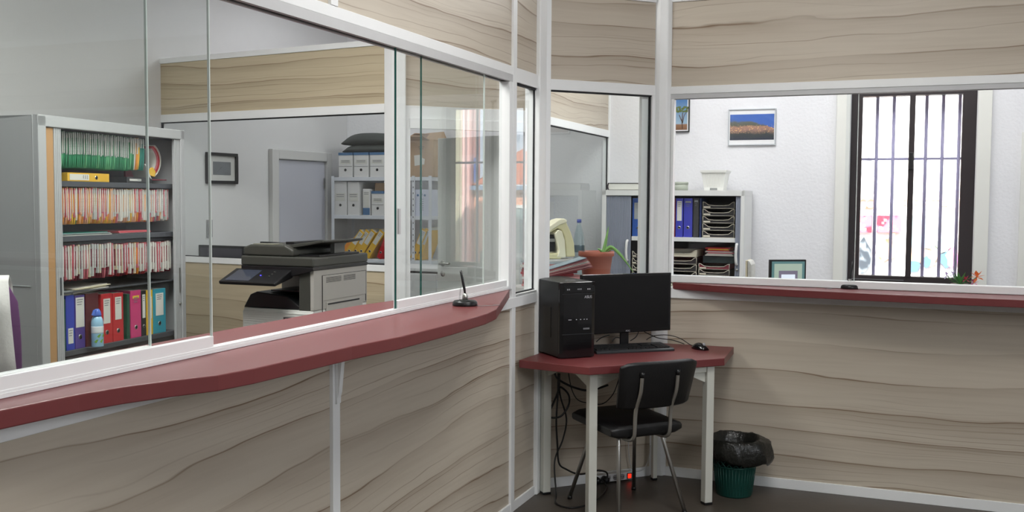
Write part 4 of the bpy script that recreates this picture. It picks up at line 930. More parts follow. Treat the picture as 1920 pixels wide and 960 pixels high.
# cushions
for k, (px0, px1, pyb, pyt, lb) in enumerate(((640,728,283,268,'dark grey folded cushion lying on the white archive boxes, lower one'),(638,735,266,244,'dark grey cushion on top of the other, highest thing on the shelving'))):
    x0_, x1_ = sxl(px0), sxl(px1); z0 = shz[0]+h1+.004 if k == 0 else shz[0]+h1+.078; th = .074 if k == 0 else .115
    rings = []; n = 14
    for i in range(n+1):
        u = i/n; e = max(.02, 1-abs(2*u-1)**(3 if k else 6)); 
        rings.append([Vector((x0_+(x1_-x0_)*u, YS+.02+y_*.36, z0+(th*(.15+.85*e**.7))*zz + (0 if zz else 0))) for y_, zz in ((0,.25),(.0,.55),(.12,.95),(.5,1),(.88,.95),(1,.5),(.88,0),(.12,0))])
    tag(MB().loft(rings, smooth=True).build('cushion', mat('dark_grey_fabric', (66,70,68), .9, var=.08), None, FR), lb, 'cushion', 'cushions on the shelving')
# cardboard box with open flaps
cx0, cx1 = sxl(757), sxl(812); hb = pl(FR, 790, 262, YS)[1]-shz[0]
bx = empty('cardboard_box', FR @ T(cx0, YS+.01, shz[0]), 'large open brown cardboard box with a torn white label on top of the shelving', 'box')
w_ = cx1-cx0
b = MB().box(0,w_,0,.006,0,hb).box(0,w_,.36,.366,0,hb).box(0,.006,.006,.36,0,hb).box(w_-.006,w_,.006,.36,0,hb).box(0,w_,0,.36,0,.006); b.build('box_body', CARD, bx)
MB().add([(0,0,hb),(w_*.85,0,hb),(w_*.8,-.10,hb+.03),(.02,-.09,hb+.035)], [(0,1,2,3)]).build('flap', CARD, bx, solid=.005)
MB().add([(0,.36,hb),(w_*.9,.36,hb),(w_*.7,.40,hb+.10),(.02,.42,hb+.09)], [(0,1,2,3)]).build('flap', CARD, bx, solid=.005)
MB().add([(0.003,0,hb),(.003,.36,hb),(.09,.34,hb+.075),(.10,.02,hb+.06)], [(0,1,2,3)]).build('flap', CARD, bx, solid=.005)
MB().prism([(w_*.36,hb*.30),(w_*.68,hb*.34),(w_*.70,hb*.48),(w_*.60,hb*.52),(w_*.58,hb*.60),(w_*.34,hb*.58)], -.002, .0005, 'y').build('label', PAPW, bx)
b = MB(); b.box(w_*.48,w_*.68,-.001,.0004,hb*.80,hb*.815).box(w_*.50,w_*.66,-.001,.0004,hb*.75,hb*.765); b.build('print', mat('dark_print', (80,70,60), .7), bx)
# leaning yellow binders on the third shelf
hy = pl(FR, 700, 430, YS)[1]-shz[2]
for i, (px, tl) in enumerate(((650,37),(661,36),(673,35),(688,35),(777,24),(785,22))):
    lb = 'yellow binder leaning on the third shelf of the white shelving, '+['first from the left','second from the left','third from the left','fourth from the left','behind the slotted post','last before the right end'][i]
    M = FR @ T(sxl(px)-.0, YS+.02+.01*(i%2), shz[2]+.001) @ T(0,0,math.sin(math.radians(tl))*.0, ry=tl)
    binder(M @ T(-.062,0,0) @ T(0,0,.062*math.sin(math.radians(tl))*0+.0), .062, .30, .25, BY, lb, 'yellow binders leaning on the shelving', lab=('white',.5,.95), hole=.22)
binder(FR @ T(sxl(711), YS+.02, shz[2]+.001) @ T(ry=24) @ T(-.045,0,0), .045, .20, .25, BR, 'small red binder leaning right of the yellow ones', 'yellow binders leaning on the shelving', lab=None, hole=.3)
mh = empty('magazine_box', FR @ T(sxl(632), YS+.04, shz[2]+.002) @ T(ry=36) @ T(-.02,0,.0), 'open orange-yellow magazine box tilted behind the yellow binders', 'box')
MB().prism([(0,.0),(.10,0),(.10,.30),(.06,.32),(0,.16)], 0, .006, 'y').prism([(0,.0),(.10,0),(.10,.30),(.06,.32),(0,.16)], .18, .186, 'y').box(0,.10,.006,.18,0,.006).box(.094,.10,.006,.18,.006,.3).build('box_body', cm('orange'), mh)
# low white cabinet right of the shelving seen through the door bay
lw = empty('low_cabinet', FR @ T(sxl(776), YS-.62, 0), 'low white cabinet in front of the shelving behind the door bay', 'cabinet')
zc = pl(FR, 790, 503, YS-.62)[1]
MB().box(0,.55,0,.5,.02,zc-.028).build('carcass', mat('white_cabinet', (214,216,218), .5), lw, bevel=.003)
MB().box(-.01,.56,-.012,.51,zc-.025,zc).build('cabinet_top', mat('white_cabinet'), lw, bevel=.003)
MB().box(.0,.55,-.004,.0,zc-.04,zc-.0285).build('painted_gap_shade', BLACK, lw)  # black strip paints in the shade under the cabinet top
MB().box(.01,.54,-.014,-.0005,.06,zc-.05).build('drawer_front', mat('white_cabinet'), lw, bevel=.002)

# ================================================================ RIGHT OFFICE
lc = empty('low_tambour_cupboard', FLC, 'white cupboard with grey tambour shutters, binders and letter trays, against the white wall', 'cupboard')
LW = pl(FLC, 1395, 420)[0]; LH = pl(FLC, 1260, 357)[1]
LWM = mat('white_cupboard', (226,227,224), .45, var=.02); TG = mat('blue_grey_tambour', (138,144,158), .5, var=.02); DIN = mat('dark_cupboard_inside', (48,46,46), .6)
ix0 = .035; ix1 = pl(FLC, 1388, 420)[0]
b = MB().box(0,ix0,0,.42,0,LH).box(ix1,LW,0,.42,0,LH).box(0,LW,0,.42,LH-.045,LH).box(0,LW,.405,.42,0,LH).box(0,LW,0,.42,0,.06); b.build('carcass', LWM, lc, bevel=.003)
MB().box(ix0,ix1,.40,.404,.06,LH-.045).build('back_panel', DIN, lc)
zsf = pl(FLC, 1320, 446)[1]; tsx = pl(FLC, 1183, 420)[0]; tsr = pl(FLC, 1378, 420)[0]
MB().box(tsx,tsr,.022,.40,zsf-.035,zsf).build('shelf', LWM, lc, bevel=.002)
zl2 = .88
MB().box(tsx,tsr,.022,.40,zl2-.03,zl2).build('shelf', LWM, lc)
b = MB(); x = ix0+.002
while x < tsx-.012: b.prism([(x,.014),(x+.002,.011),(x+.0112,.011),(x+.0132,.014),(x+.0132,.02),(x,.02)], .07, LH-.05); x += .0135
b.build('shutter', TG, lc)
b = MB(); x = tsr+.002
while x < ix1-.010: b.prism([(x,.014),(x+.002,.011),(x+.0112,.011),(x+.0132,.014),(x+.0132,.02),(x,.02)], .07, LH-.05); x += .0135
b.build('shutter', TG, lc)
for px, py0, py1 in ((1176,451,488),(1381,458,496)):
    x, za = pl(FLC, px, py1); zb2 = pl(FLC, px, py0)[1]
    MB().tube(smooth([(x,.006,zb2),(x,-.022,zb2-.01),(x-.004,-.028,(za+zb2)/2),(x,-.022,za+.01),(x,.006,za)]), .011, 10).build('shutter_handle', mat('white_handle', (222,222,220), .35), lc)
x, za = pl(FLC, 1381, 506); MB().lathe([(0,0),(.01,0),(.01,.008),(0,.009)], seg=14, T=T(x,.008,za,rx=90)).build('lock', STEEL, lc)
def lxz(px, py, y=.05): return pl(FLC, px, py, y)
zt_b = lxz(1290,372)[1]-zsf
g2 = 'binders on the upper shelf of the white cupboard'
BB2 = cb_('mid_blue', (40,85,165)); BNav = cb_('violet_blue', (62,66,175)); BBk = cb_('dark_grey', (62,62,64))
for px0, px1, m_, lb, la, hl in ((1185,1208,BB2,'light blue binder with a grey label, first in the white cupboard beside the grey shutter',('grey',.45,.88),.22),
   (1209,1217,BB2,'blue binder just right of the labelled light blue one, half hidden by the post',('grey',.8,.86),None),
   (1262,1266,cb_('dark_red',(120,35,50)),'thin dark red file standing left of the violet-blue binders',None,None),
   (1266.5,1280.5,BNav,'violet-blue binder with a tall white label in the white cupboard',('white',.42,.93),.25),
   (1281.5,1298,BNav,'violet-blue binder without a tall label, right of the labelled one',('grey',.88,.93),.25),
   (1299.5,1310,BBk,'dark grey binder standing right of the violet-blue pair',('grey',.9,.95),None),
   (1311,1315,cb_('navy',(36,50,90)),'thin navy folder standing against the letter trays',None,None)):
    x0_ = lxz(px0,420)[0]; x1_ = lxz(px1,420)[0]
    binder(FLC @ T(x0_+.001,.05,zsf+.0005), x1_-x0_-.002, zt_b, .28, m_, lb, g2, lab=la, hole=hl, lw=.66)
TRK_ = mat('black_tray_plastic', (44,43,45), .4); LIP = mat('cream_tray_edge', (200,194,176), .45); TCR = mat('cream_tray_plastic', (205,200,180), .5)
def tray_stack(px0, px1, ybot, h_each, n, label, front, edge, y0=.05, labs=True, mid=None, w=None, M=FLC, x0_=None):
    if x0_ is None: x0_ = lxz(px0, 420, y0)[0]; w = lxz(px1, 420, y0)[0]-x0_
    o = empty('letter_tray_stack', M @ T(x0_, y0, ybot), label, 'letter trays')
    for k in range(n):
        z = k*h_each
        b = MB(); b.k = 0; b.box(0,w,.012,.30,z,z+.003).box(0,.003,.01,.30,z,z+h_each-.008).box(w-.003,w,.01,.30,z,z+h_each-.008).box(0,w,.297,.30,z,z+h_each-.008)
        pts = [(0,z+h_each*.93),(w*.07,z+h_each*.86),(w*.18,z+h_each*.50),(w*.35,z+h_each*.42),(w*.65,z+h_each*.42),(w*.82,z+h_each*.50),(w*.93,z+h_each*.86),(w,z+h_each*.93)]
        b.prism([(0,z)]+pts+[(w,z)], .009, .012, 'y')
        t_ = b.build('tray', mid if (mid and k == n-1) else front, o)
        b = MB().tube([(p[0],.007,p[1]) for p in pts], .0026, 6).tube([(.001,.007,z+.002),(w-.001,.007,z+.002)], .002, 6).tube([(.0015,.007,z),(.0015,.007,z+h_each*.93)], .0026, 6).tube([(w-.0015,.007,z),(w-.0015,.007,z+h_each*.93)], .0026, 6)
        b.build('tray_rim', edge, o)
        if labs: MB().box(w*.03,w*.24,.004,.0068,z+h_each*.12,z+h_each*.32).build('label', mat('cream_label', (220,214,195), .6), o)
        MB().box(.01,w-.01,.02,.28,z+.0035,z+.0035+h_each*(.2+.12*(k%2))).build('papers', PAPW if k%2 else cm('grey'), o)
    return o
ht = (lxz(1350,386)[1]-zsf)/4.4
tray_stack(1317,1376.5, zsf+.0005, ht, 5, 'tall stack of black letter trays on the upper shelf of the white cupboard', TRK_, LIP)
hb2 = .058
tray_stack(1186,1216, zl2+.0005, hb2, 5, 'stack of dark letter trays with cream rims at the left of the lower shelf', TRK_, LIP)
tray_stack(1248,1307, zl2+.0005, .062, 5, 'stack of cream rimmed letter trays in the middle of the lower shelf', TRK_, LIP, mid=TCR)
tray_stack(1311,1369, zl2+.0005, .050, 4, 'low stack of letter trays with a maroon top tray, beside the right shutter', TRK_, LIP, mid=cm('maroon'), labs=True)
x0_, z0 = lxz(1323,472)
pp = empty('paper_pile', FLC @ T(x0_,.08,zl2+.262), 'red and white papers piled above the low letter trays', 'papers')
for k, c_ in enumerate(['white','white','pink','white','red','yellow','red']):
    MB().box(-.01+.012*(k%3),.225-.01*(k%2)+ (0 if k < 4 else -.03),0.0,.22,.0098*k+.0,.0098*k+.009).build('sheet', cm(c_), pp)
MB().box(-.03,.25,.02,.23,-.060,-.0005).build('gap_block', cb_('dark_teal', (30,48,50)), pp)  # added dark block standing in for the dark gap under the papers
# things on top of the white cupboard
x0_ = pl(FLC, 1141, 350, .08)[0]; x1_ = pl(FLC, 1222, 350, .08)[0]; hbk = pl(FLC, 1175, 343, .08)[1]-LH
bk = empty('ledger', FLC @ T(x0_,.06,LH), 'thick white book with dark covers lying at the left of the white cupboard top', 'book')
w_ = x1_-x0_; cvm = mat('dark_book_cover', (70,62,72), .5)
MB().prism([(.006,.004),(w_,.004),(w_,hbk-.004),(.006,hbk-.004),(.0,hbk/2)], .004, .24, 'y').build('pages', PAPW, bk, bevel=.004)
b = MB().box(.0,w_+.004,0,.245,0,.004).box(.0,w_+.004,0,.245,hbk-.004,hbk).prism([(0,.002),(-.007,hbk*.3),(-.007,hbk*.7),(0,hbk-.002),(.004,hbk-.002),(-.002,hbk*.7),(-.002,hbk*.3),(.004,.002)], 0, .245, 'y'); b.build('cover', cvm, bk)
x0_ = pl(FLC, 1252, 350, .1)[0]; x1_ = pl(FLC, 1286, 350, .1)[0]; hbx = pl(FLC, 1270, 341, .1)[1]-LH
gb = empty('lidded_tin', FLC @ T((x0_+x1_)/2,.19,LH), 'round grey-green lidded box on the white cupboard beside the white planter', 'box')
GT = mat('grey_green_box', (166,172,158), .5); r_ = (x1_-x0_)/2
MB().lathe([(0,0),(r_*.97,0),(r_*.97,hbx*.72),(0,hbx*.72)], seg=36).build('box_body', GT, gb)
MB().lathe([(0,hbx*.722),(r_,hbx*.722),(r_,hbx*.97),(r_*.97,hbx),(0,hbx)], seg=36).build('lid', GT, gb)
xa, _ = pl(FLC, 1313, 340, .12); xb, _ = pl(FLC, 1362, 340, .12); hp = pl(FLC, 1337, 319, .12)[1]-LH
po = empty('planter', FLC @ T((xa+xb)/2,.22,LH), 'square white plastic planter standing empty on top of the white cupboard', 'planter')
hw = (xb-xa)/2
def sq(h_, z): return [Vector((-h_,-h_,z)),Vector((h_,-h_,z)),Vector((h_,h_,z)),Vector((-h_,h_,z))]
WPL = mat('white_planter_plastic', (226,226,220), .45, var=.02)
b = MB().loft([sq(hw*.74,.0),sq(hw*.75,.025),sq(hw*.92,hp-.02)], caps=True)
for k in range(9):
    u = -.6+.15*k; b.tube([(u*hw*.75,-hw*.755,.03),(u*hw*.92,-hw*.925,hp-.03)], .0022, 5)
b.build('pot_body', WPL, po, bevel=.004)
MB().loft([sq(hw*.93,hp-.024),sq(hw,hp-.020),sq(hw*1.02,hp),sq(hw*.9,hp),sq(hw*.86,hp-.03)], caps=False).build('pot_rim', WPL, po, bevel=.002)
MB().box(-.03,.03,-hw*.775,-hw*.755,.004,.022).build('water_gauge', mat('gauge_grey', (140,142,140), .5), po)
# framed photographs on the white wall
def wall_picture(px0, px1, pyt, pyb, name_m, label, frame_m, border=.02, topb=.0, glassy=True, fy=.02):
    xa, zt_ = pl(FR, px0, pyt, YF-.02); xb, _ = pl(FR, px1, pyt, YF-.02); zb_ = pl(FR, px0, pyb, YF-.02)[1]
    o = empty('picture_frame', FR @ T(xa, YF, zb_), label, 'picture', 'framed photographs on the white wall'); w_ = xb-xa; h = zt_-zb_
    t = .008
    b = MB().box(0,w_,-fy,-.001,0,t).box(0,w_,-fy,-.001,h-t,h).box(0,t,-fy,-.001,t,h-t).box(w_-t,w_,-fy,-.001,t,h-t); b.build('frame', frame_m, o, bevel=.001)
    MB().box(t,w_-t,-.010,-.001,t,h-t).build('mat_board', mat('white_board', (232,232,232), .7), o)
    MB().box(t+border,w_-t-border,-.0115,-.010,t+border+topb,h-t-border-topb).build('photograph', name_m, o)
    return o, w_, h
def photo_town():
    m = bpy.data.materials.new('photograph_of_coastal_town'); m.use_nodes = True; n = m.node_tree; b = n.nodes['Principled BSDF']; b.inputs['Roughness'].default_value = .35
    tc = n.nodes.new('ShaderNodeTexCoord'); sep = n.nodes.new('ShaderNodeSeparateXYZ'); n.links.new(tc.outputs['Generated'], sep.inputs[0])
    nz = n.nodes.new('ShaderNodeTexNoise'); nz.inputs['Scale'].default_value = 3.2; n.links.new(tc.outputs['Generated'], nz.inputs['Vector'])
    vo = n.nodes.new('ShaderNodeTexVoronoi'); vo.inputs['Scale'].default_value = 22; n.links.new(tc.outputs['Generated'], vo.inputs['Vector'])
    rp = n.nodes.new('ShaderNodeValToRGB'); n.links.new(math_node(n,'ADD',sep.outputs['Z'],math_node(n,'MULTIPLY',math_node(n,'SUBTRACT',nz.outputs['Fac'],.5),.28)), rp.inputs[0])
    e = rp.color_ramp.elements; e[0].position = 0; e[0].color = srgb((52,56,72)); e[1].position = 1; e[1].color = srgb((72,110,190))
    for p, c in ((.24,(60,66,66)),(.36,(150,118,108)),(.48,(170,130,110)),(.56,(92,94,84)),(.70,(98,102,98)),(.80,(66,104,178))):
        k = e.new(p); k.color = srgb(c)
    rp2 = n.nodes.new('ShaderNodeValToRGB'); n.links.new(sep.outputs['X'], rp2.inputs[0])
    sea = n.nodes.new('ShaderNodeMix'); sea.data_type = 'RGBA'
    # sea in the upper right: z above a falling shoreline
    shore = math_node(n,'SUBTRACT', sep.outputs['Z'], math_node(n,'SUBTRACT', .92, math_node(n,'MULTIPLY', sep.outputs['X'], .50)))
    k = math_node(n,'MULTIPLY', math_node(n,'ADD', shore, math_node(n,'MULTIPLY',math_node(n,'SUBTRACT',nz.outputs['Fac'],.5),.4)), 14, clamp=True)
    n.links.new(k, sea.inputs[0]); n.links.new(rp.outputs[0], sea.inputs[6]); sea.inputs[7].default_value = srgb((66,104,182))
    li = n.nodes.new('ShaderNodeMix'); li.data_type = 'RGBA'; li.inputs[7].default_value = srgb((248,200,130))
    band = math_node(n,'SUBTRACT', 1, math_node(n,'MULTIPLY', math_node(n,'ABSOLUTE', math_node(n,'SUBTRACT', sep.outputs['Z'], .42)), 5), clamp=True)
    sp_ = math_node(n,'MULTIPLY', math_node(n,'LESS_THAN', vo.outputs['Distance'], .34), band)
    n.links.new(math_node(n,'MULTIPLY', sp_, .8), li.inputs[0]); n.links.new(sea.outputs[2], li.inputs[6]); n.links.new(li.outputs[2], b.inputs['Base Color'])
    return m
wall_picture(1366,1455,205,273, photo_town(), 'photograph of a coastal town at dusk in a thin white frame on the white wall', mat('pale_grey_frame', (190,194,198), .4), border=.006, topb=.032)
skym = bpy.data.materials.new('photograph_sky_and_ground'); skym.use_nodes = True; n = skym.node_tree; bb = n.nodes['Principled BSDF']
tc = n.nodes.new('ShaderNodeTexCoord'); sep = n.nodes.new('ShaderNodeSeparateXYZ'); n.links.new(tc.outputs['Generated'], sep.inputs[0]); rp = n.nodes.new('ShaderNodeValToRGB'); n.links.new(sep.outputs['Z'], rp.inputs[0])
rp.color_ramp.elements[0].color = srgb((120,82,50)); rp.color_ramp.elements[1].color = srgb((36,100,160)); k = rp.color_ramp.elements.new(.16); k.color = srgb((140,98,66)); k = rp.color_ramp.elements.new(.2); k.color = srgb((150,180,200)); n.links.new(rp.outputs[0], bb.inputs['Base Color'])
o, w_, h = wall_picture(1210,1293,181,249, skym, 'photograph of an umbrella pine in a black frame, behind the white corner post', BLACK, border=.012, topb=.0)
TB = mat('pine_trunk_print', (90,60,40), .6); TF = mat('pine_foliage_print', (92,108,48), .6, var=.4, scale=60)
tx = pl(FR, 1280, 240, YF-.02)[0]-pl(FR, 1210, 240, YF-.02)[0]
b = MB()
for p in ([(tx,-.013,.03),(tx-.005,-.013,.09),(tx-.03,-.013,.15)], [(tx,-.013,.08),(tx+.012,-.013,.14),(tx+.03,-.013,.17)], [(tx-.005,-.013,.10),(tx-.0,-.013,.17)]): b.tube(p, [.004]+[.003]*(len(p)-1), 5)
b.build('pine_trunk', TB, o)
b = MB(); rr = random.Random(5)
for k in range(26):
    c = Vector((tx+rr.uniform(-.055,.045), -.0122, h*.60+rr.uniform(-.018,.028))); b.add([c+Vector((.012*math.cos(t*1.05),-.0004*(k%5),.008*math.sin(t*1.05))) for t in range(6)], [(0,1,2,3,4,5)])
b.build('pine_crown', TF, o)
# monitor on the desk by the barred window
def rl(px, py, y): return pl(FR, px, py, y)
xa, zt_ = rl(1446, 486, 1.3); xb, _ = rl(1511, 486, 1.3); 
wm = empty('monitor', FR @ T((xa+xb)/2, 1.3, .80) @ T(rz=30), 'small monitor showing open windows, seen above the right counter by the barred window', 'monitor')
mw = (xb-xa)/math.cos(math.radians(30))*.98; mh_ = zt_-.80
MB().box(-mw/2,mw/2,0,.03,mh_-.27,mh_).build('screen_case', BLACK, wm, bevel=.004)
scm = lambda nme, c, e=.9: mat(nme, c, .4, emis=c, estr=e)
MB().box(-mw/2+.012,mw/2-.012,-.0008,.001,mh_-.26,mh_-.012).build('screen', scm('screen_desktop', (78,112,112), .5), wm)
MB().box(-mw/2+.03,mw/2-.03,-.0016,-.0009,mh_-.24,mh_-.028).build('window_panel', scm('screen_window', (150,165,150), .5), wm)
MB().box(-mw*.26,mw*.26,-.0024,-.0017,mh_-.25,mh_-.075).build('window_panel', scm('screen_frame', (110,104,120), .4), wm)
MB().box(-mw*.19,mw*.19,-.0032,-.0025,mh_-.25,mh_-.10).build('document', scm('screen_document', (205,212,222), .6), wm)
MB().box(-.025,.025,.03,.05,.01,mh_-.1).lathe([(0,0),(.09,0),(.08,.012),(0,.014)], (0,.04,0), 24).build('stand', BLACK, wm)
dk2 = empty('office_desk', FR @ T(.45,.85,0), 'desk in the right office behind the counter carrying the small monitor', 'desk')
MB().box(0,2.4,0,.8,.77,.80).build('desktop', mat('grey_desk'), dk2, bevel=.003)
for x in (.03,2.33):
    for y in (.03,.73): MB().box(x,x+.04,y,y+.04,0,.77).build('leg', GM, dk2)
# envelope leaning beside the white cupboard
xa, z0 = rl(1399, 489, 1.45); xb, _ = rl(1411, 489, 1.45)
en = empty('magazine_holder', FR @ T(xa, 1.45, .80), 'cream folder standing on edge left of the small monitor', 'folder')
MB().prism([(0,0),(.015,0),(.006,z0-.80),(-.004,z0-.80)], 0, .2, 'y').build('folder', cm('cream'), en)
MB().prism([(.017,0),(.045,0),(.034,z0-.83),(.02,z0-.805),(.009,z0-.80)], .01, .2, 'y').build('papers', mat('marbled_paper', (200,200,195), .7, var=.3, scale=40), en)
# flowers on the inner side of the right counter
fx, fz = rl(1800, 535, .25)
fl = empty('flower_pot', FR @ T(fx, .25, Z1), 'potted flowers with orange, pink and pale violet blooms at the foot of the barred window', 'flowers')
MB().lathe([(0,0),(.04,0),(.048,.03),(.044,.03),(.0,.026)], seg=20).build('bowl', mat('brown_bowl', (90,60,45), .6), fl)
LF = mat('flower_leaf', (80,150,70), .5, var=.2)
def petal(b, c, d, l, w_):
    d = Vector(d).normalized(); s_ = d.cross(Vector((0,0,1))); s_ = s_.normalized() if s_.length > .01 else Vector((1,0,0)); c = Vector(c)
    b.add([c, c+d*l*.5+s_*w_+Vector((0,0,.002)), c+d*l, c+d*l*.5-s_*w_+Vector((0,0,.002))], [(0,1,2,3)])
b = MB()
for a_, e_, l in ((180,25,.085),(165,40,.08),(150,60,.075),(120,70,.07),(60,55,.075),(30,35,.08),(200,15,.06),(340,20,.06)):
    petal(b, (0,0,.028), (math.cos(math.radians(a_))*math.cos(math.radians(e_)), -.25, math.sin(math.radians(e_))), l, .012)
b.build('leaves', LF, fl, solid=.001)
def bloom(px, py, r_, col, n, name):
    x, z = rl(px, py, .25); x -= fx; z -= Z1
    MB().tube([(0,0,.028),(x*.6,0,z*.6),(x,0,z-.004)], .0022, 6).build('stem', LF, fl)
    b = MB()
    for k in range(n):
        a1 = 2*math.pi*k/n; petal(b, (x,0,z-.004), (math.cos(a1), -.55+.3*(k%2), math.sin(a1)*.8+.35), r_, r_*.28)
    b.sphere((x,-.003,z), r_*.16, 8, 5); b.build('bloom', col, fl, solid=.0008)
bloom(1832,518,.042, mat('orange_petals', (240,130,60), .6, var=.15), 7, 'o')
bloom(1811,523,.026, mat('red_pink_petals', (220,50,90), .6, var=.15), 6, 'p')
bloom(1826,529,.028, mat('magenta_petals', (205,80,150), .6, var=.15), 6, 'm')
bloom(1775,515,.026, mat('pale_violet_petals', (205,190,225), .6, var=.15), 7, 'v')
bloom(1787,513,.024, mat('pale_violet_petals'), 6, 'v')
bloom(1757,533,.010, mat('peach_petals', (235,170,130), .6), 5, 'q')
# ---------------------------------------------------------------- on the worktop behind the middle pane
ZW = 1.095
def mp_(px, py, y): x, z = pl(FM, px, py, y); return x, z
x, z = mp_(1118, 471, .30); r_ = (mp_(1148,471,.30)[0]-mp_(1089,471,.30)[0])/2; hpot = z-ZW
pt = empty('aloe_pot', FM @ T(x,.30,ZW), 'terracotta pot with an aloe, one leaf upright and one drooping, behind the black monitor', 'plant')
TER = mat('terracotta_plastic', (166,92,72), .55, var=.06)
MB().lathe([(0,0),(r_*.68,0),(r_*.70,.006),(r_*.90,hpot-.03),(r_*.93,hpot-.03),(r_,hpot-.026),(r_*1.0,hpot),(r_*.93,hpot),(r_*.88,hpot-.03),(0,hpot-.032)], seg=36).build('pot', TER, pt)
MB().lathe([(0,hpot-.030),(r_*.86,hpot-.030),(r_*.5,hpot-.022),(0,hpot-.018)], seg=24).build('soil', mat('potting_soil', (58,44,34), .9, var=.3, scale=60), pt)
ALO = mat('aloe_green', (110,160,80), .45, var=.15, scale=20)
def leaf(pts, w0, name='leaf'):
    pts = smooth(pts, 6); n = len(pts); rings = []
    for i, p in enumerate(pts):
        t = i/(n-1); w_ = w0*(1-t**1.6)+.0012; d = (pts[min(i+1,n-1)]-pts[max(i-1,0)]).normalized(); s_ = d.cross(Vector((0,1,0))).normalized(); u_ = s_.cross(d)
        rings.append([p+s_*w_, p+u_*w_*.5, p-s_*w_, p-u_*w_*.35])
    MB().loft(rings, smooth=True).build(name, ALO, pt)
def lp(px, py, yy=0): xx, zz = mp_(px, py, .30+yy); return (xx-x, yy, zz-ZW)
leaf([lp(1132,473), lp(1136,452), lp(1141,425)], .013)
leaf([lp(1132,473), lp(1145,463,-.01), lp(1160,475,-.02), lp(1176,494,-.03), lp(1187,510,-.03)], .010)
leaf([lp(1130,473), lp(1124,468), lp(1120,466)], .007)
leaf([lp(1136,473), lp(1152,466,.01), lp(1170,482,.02)], .006)
# bottle
x, z = mp_(1086, 411, .36); hbt = z-ZW; s_ = hbt/.33
bo = empty('water_bottle', FM @ T(x,.36,ZW) @ Matrix.Diagonal((.74,.74,1,1)), 'clear plastic water bottle with a blue cap left of the aloe pot', 'bottle')
BG_ = glass('clear_bottle_plastic', (.86,.93,.95), .05, 1.4)
prof = [(0,0),(.034,0),(.040,.012),(.040,.05),(.037,.06),(.040,.07),(.040,.12),(.036,.14),(.040,.16),(.040,.21),(.030,.26),(.014,.300),(.0135,.312),(0,.312)]
MB().lathe([(a_*s_,b_*s_) for a_, b_ in prof], seg=28).build('bottle_body', BG_, bo)
MB().lathe([(0,.3125*s_),(.0155*s_,.3125*s_),(.0155*s_,.33*s_),(0,.33*s_)], seg=20).build('cap', mat('blue_cap', (60,75,150), .4), bo)
MB().lathe([(.0402*s_,.165*s_),(.0406*s_,.168*s_),(.0406*s_,.198*s_),(.0402*s_,.2*s_)], seg=28).build('label', glass('bottle_label_film', (.72,.80,.84), .2, 1.4), bo)
# pile of magazines / folders
xa, zt_ = mp_(1110, 490, .12)
def stack_at(x0, x1, y0, y1, z, t, c_, par, rot=0, name='folder'):
    MB().box(-(x1-x0)/2,(x1-x0)/2,-(y1-y0)/2,(y1-y0)/2,0,t, T=T((x0+x1)/2,(y0+y1)/2,z,rz=rot)).build(name, c_, par, bevel=.001)
pg = empty('folder_pile', FM @ T(0,0,ZW), 'untidy pile of pink folders and papers behind the computer tower', 'papers')
xr = mp_(1104,500,.14)[0]; z = 0; rr = random.Random(9)
seq = ['pink','maroon','pink','white','pink','red','maroon','pink','white','pink','grey','white']
seqc = {'pink':(196,140,140),'maroon':(140,70,75),'grey':(170,178,182),'white':(205,205,200),'red':(170,70,75),'blue':(90,110,140)}
tt = (mp_(1075,484,.24)[1]-ZW)/len(seq)
for i, c_ in enumerate(seq):
    front = .10 if i < 5 else .185
    stack_at(.035+rr.uniform(0,.02), (xr if i < 5 else xr-.06)+rr.uniform(-.02,.012), front, .40, z, tt-.0006, mat('pile_'+c_, seqc[c_], .7, var=.15, scale=50), pg, rr.uniform(-2,2)); z += tt
z5 = 5*tt; L2 = xr-.03
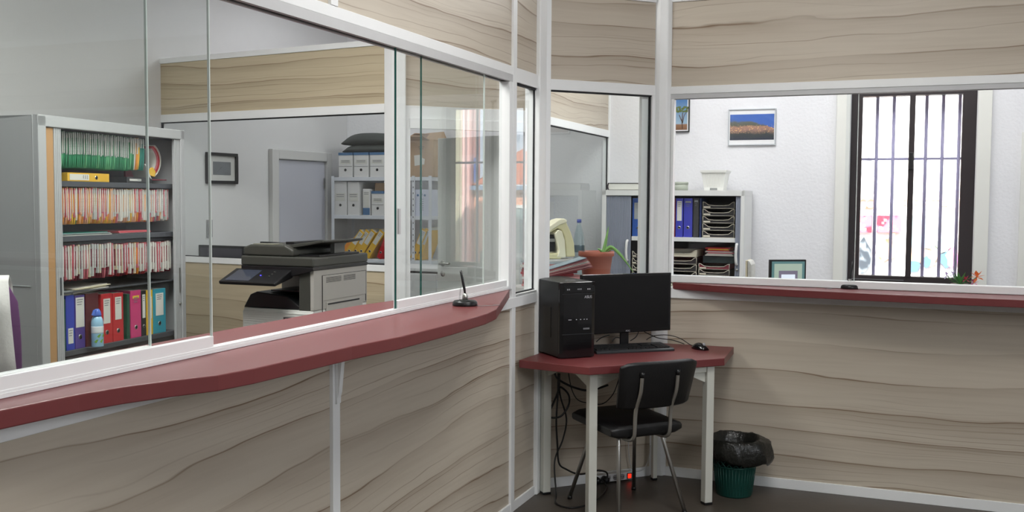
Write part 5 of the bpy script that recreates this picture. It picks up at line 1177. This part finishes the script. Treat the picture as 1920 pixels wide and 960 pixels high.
for k, c_ in enumerate(('maroon','pink','maroon','pink','white','pink','maroon','blue')):
    MB().box(.0,L2-.004*k,-.045,.04,.0045*k,.0045*k+.004, T=T(.035,.135,z5+.001,ry=-9-.8*k)).build('folder' if k in (0,6,7) else 'sheets', mat('pile_'+(c_ if c_ != 'blue' else 'slate'), seqc.get(c_,(140,155,165)) if c_ != 'blue' else (140,155,165), .6, var=.2, scale=50), pg, bevel=.001)
zp = ZW+z
# cream machine
cmx = empty('desk_machine', FM @ T(0,.24,zp), 'cream coloured office machine with a curved arm standing on the folder pile', 'office machine')
CRM = mat('cream_plastic', (222,216,172), .4, var=.05)
def cp2(px, py): xx, zz = mp_(px, py, .24); return (xx, zz-zp)
outer = [cp2(*p) for p in ((1016,440),(1018,427),(1029,421),(1040,412.5),(1050,409.5),(1055.5,412.5),(1058,420),(1065,435),(1071,455),(1073,481),(1056,481),(1055,460),(1052.5,443),(1047.5,431),(1040,428),(1030,434))]
MB().prism(outer, -.040, .040, 'y').build('arm', CRM, cmx, bevel=.008, bseg=3)
MB().prism([cp2(*p) for p in ((1017,442),(1016,428),(1028,420.5),(1040,412),(1050,409),(1056,412),(1056.5,417),(1044,421),(1030,430))], -.048, .048, 'y').build('head_cap', mat('cream_plastic_pale', (236,232,205), .3), cmx, bevel=.006, bseg=3)
inner = [cp2(*p) for p in ((1036,482),(1041,470),(1037,452),(1033,437),(1040,430),(1047,433),(1052,450),(1054,482))]
MB().prism(inner, -.052, .052, 'y').build('side_panel', mat('cream_plastic_pale'), cmx, bevel=.006)
q0 = cp2(1016,484); q1 = cp2(1046,474); MB().box(q0[0],q1[0],-.05,.05,0.001,max(.012,q1[1])).build('base', CRM, cmx, bevel=.006)
q0 = cp2(1026,472); q1 = cp2(1037,440); MB().box(q0[0],q1[0],-.03,.03,q0[1],q1[1]).build('mechanism', BLACK, cmx, bevel=.004)
q0 = cp2(1020,452); q1 = cp2(1036,448); MB().box(q0[0],q1[0],-.035,.035,q0[1]-.003,q1[1]+.003).build('lever', STEEL, cmx)
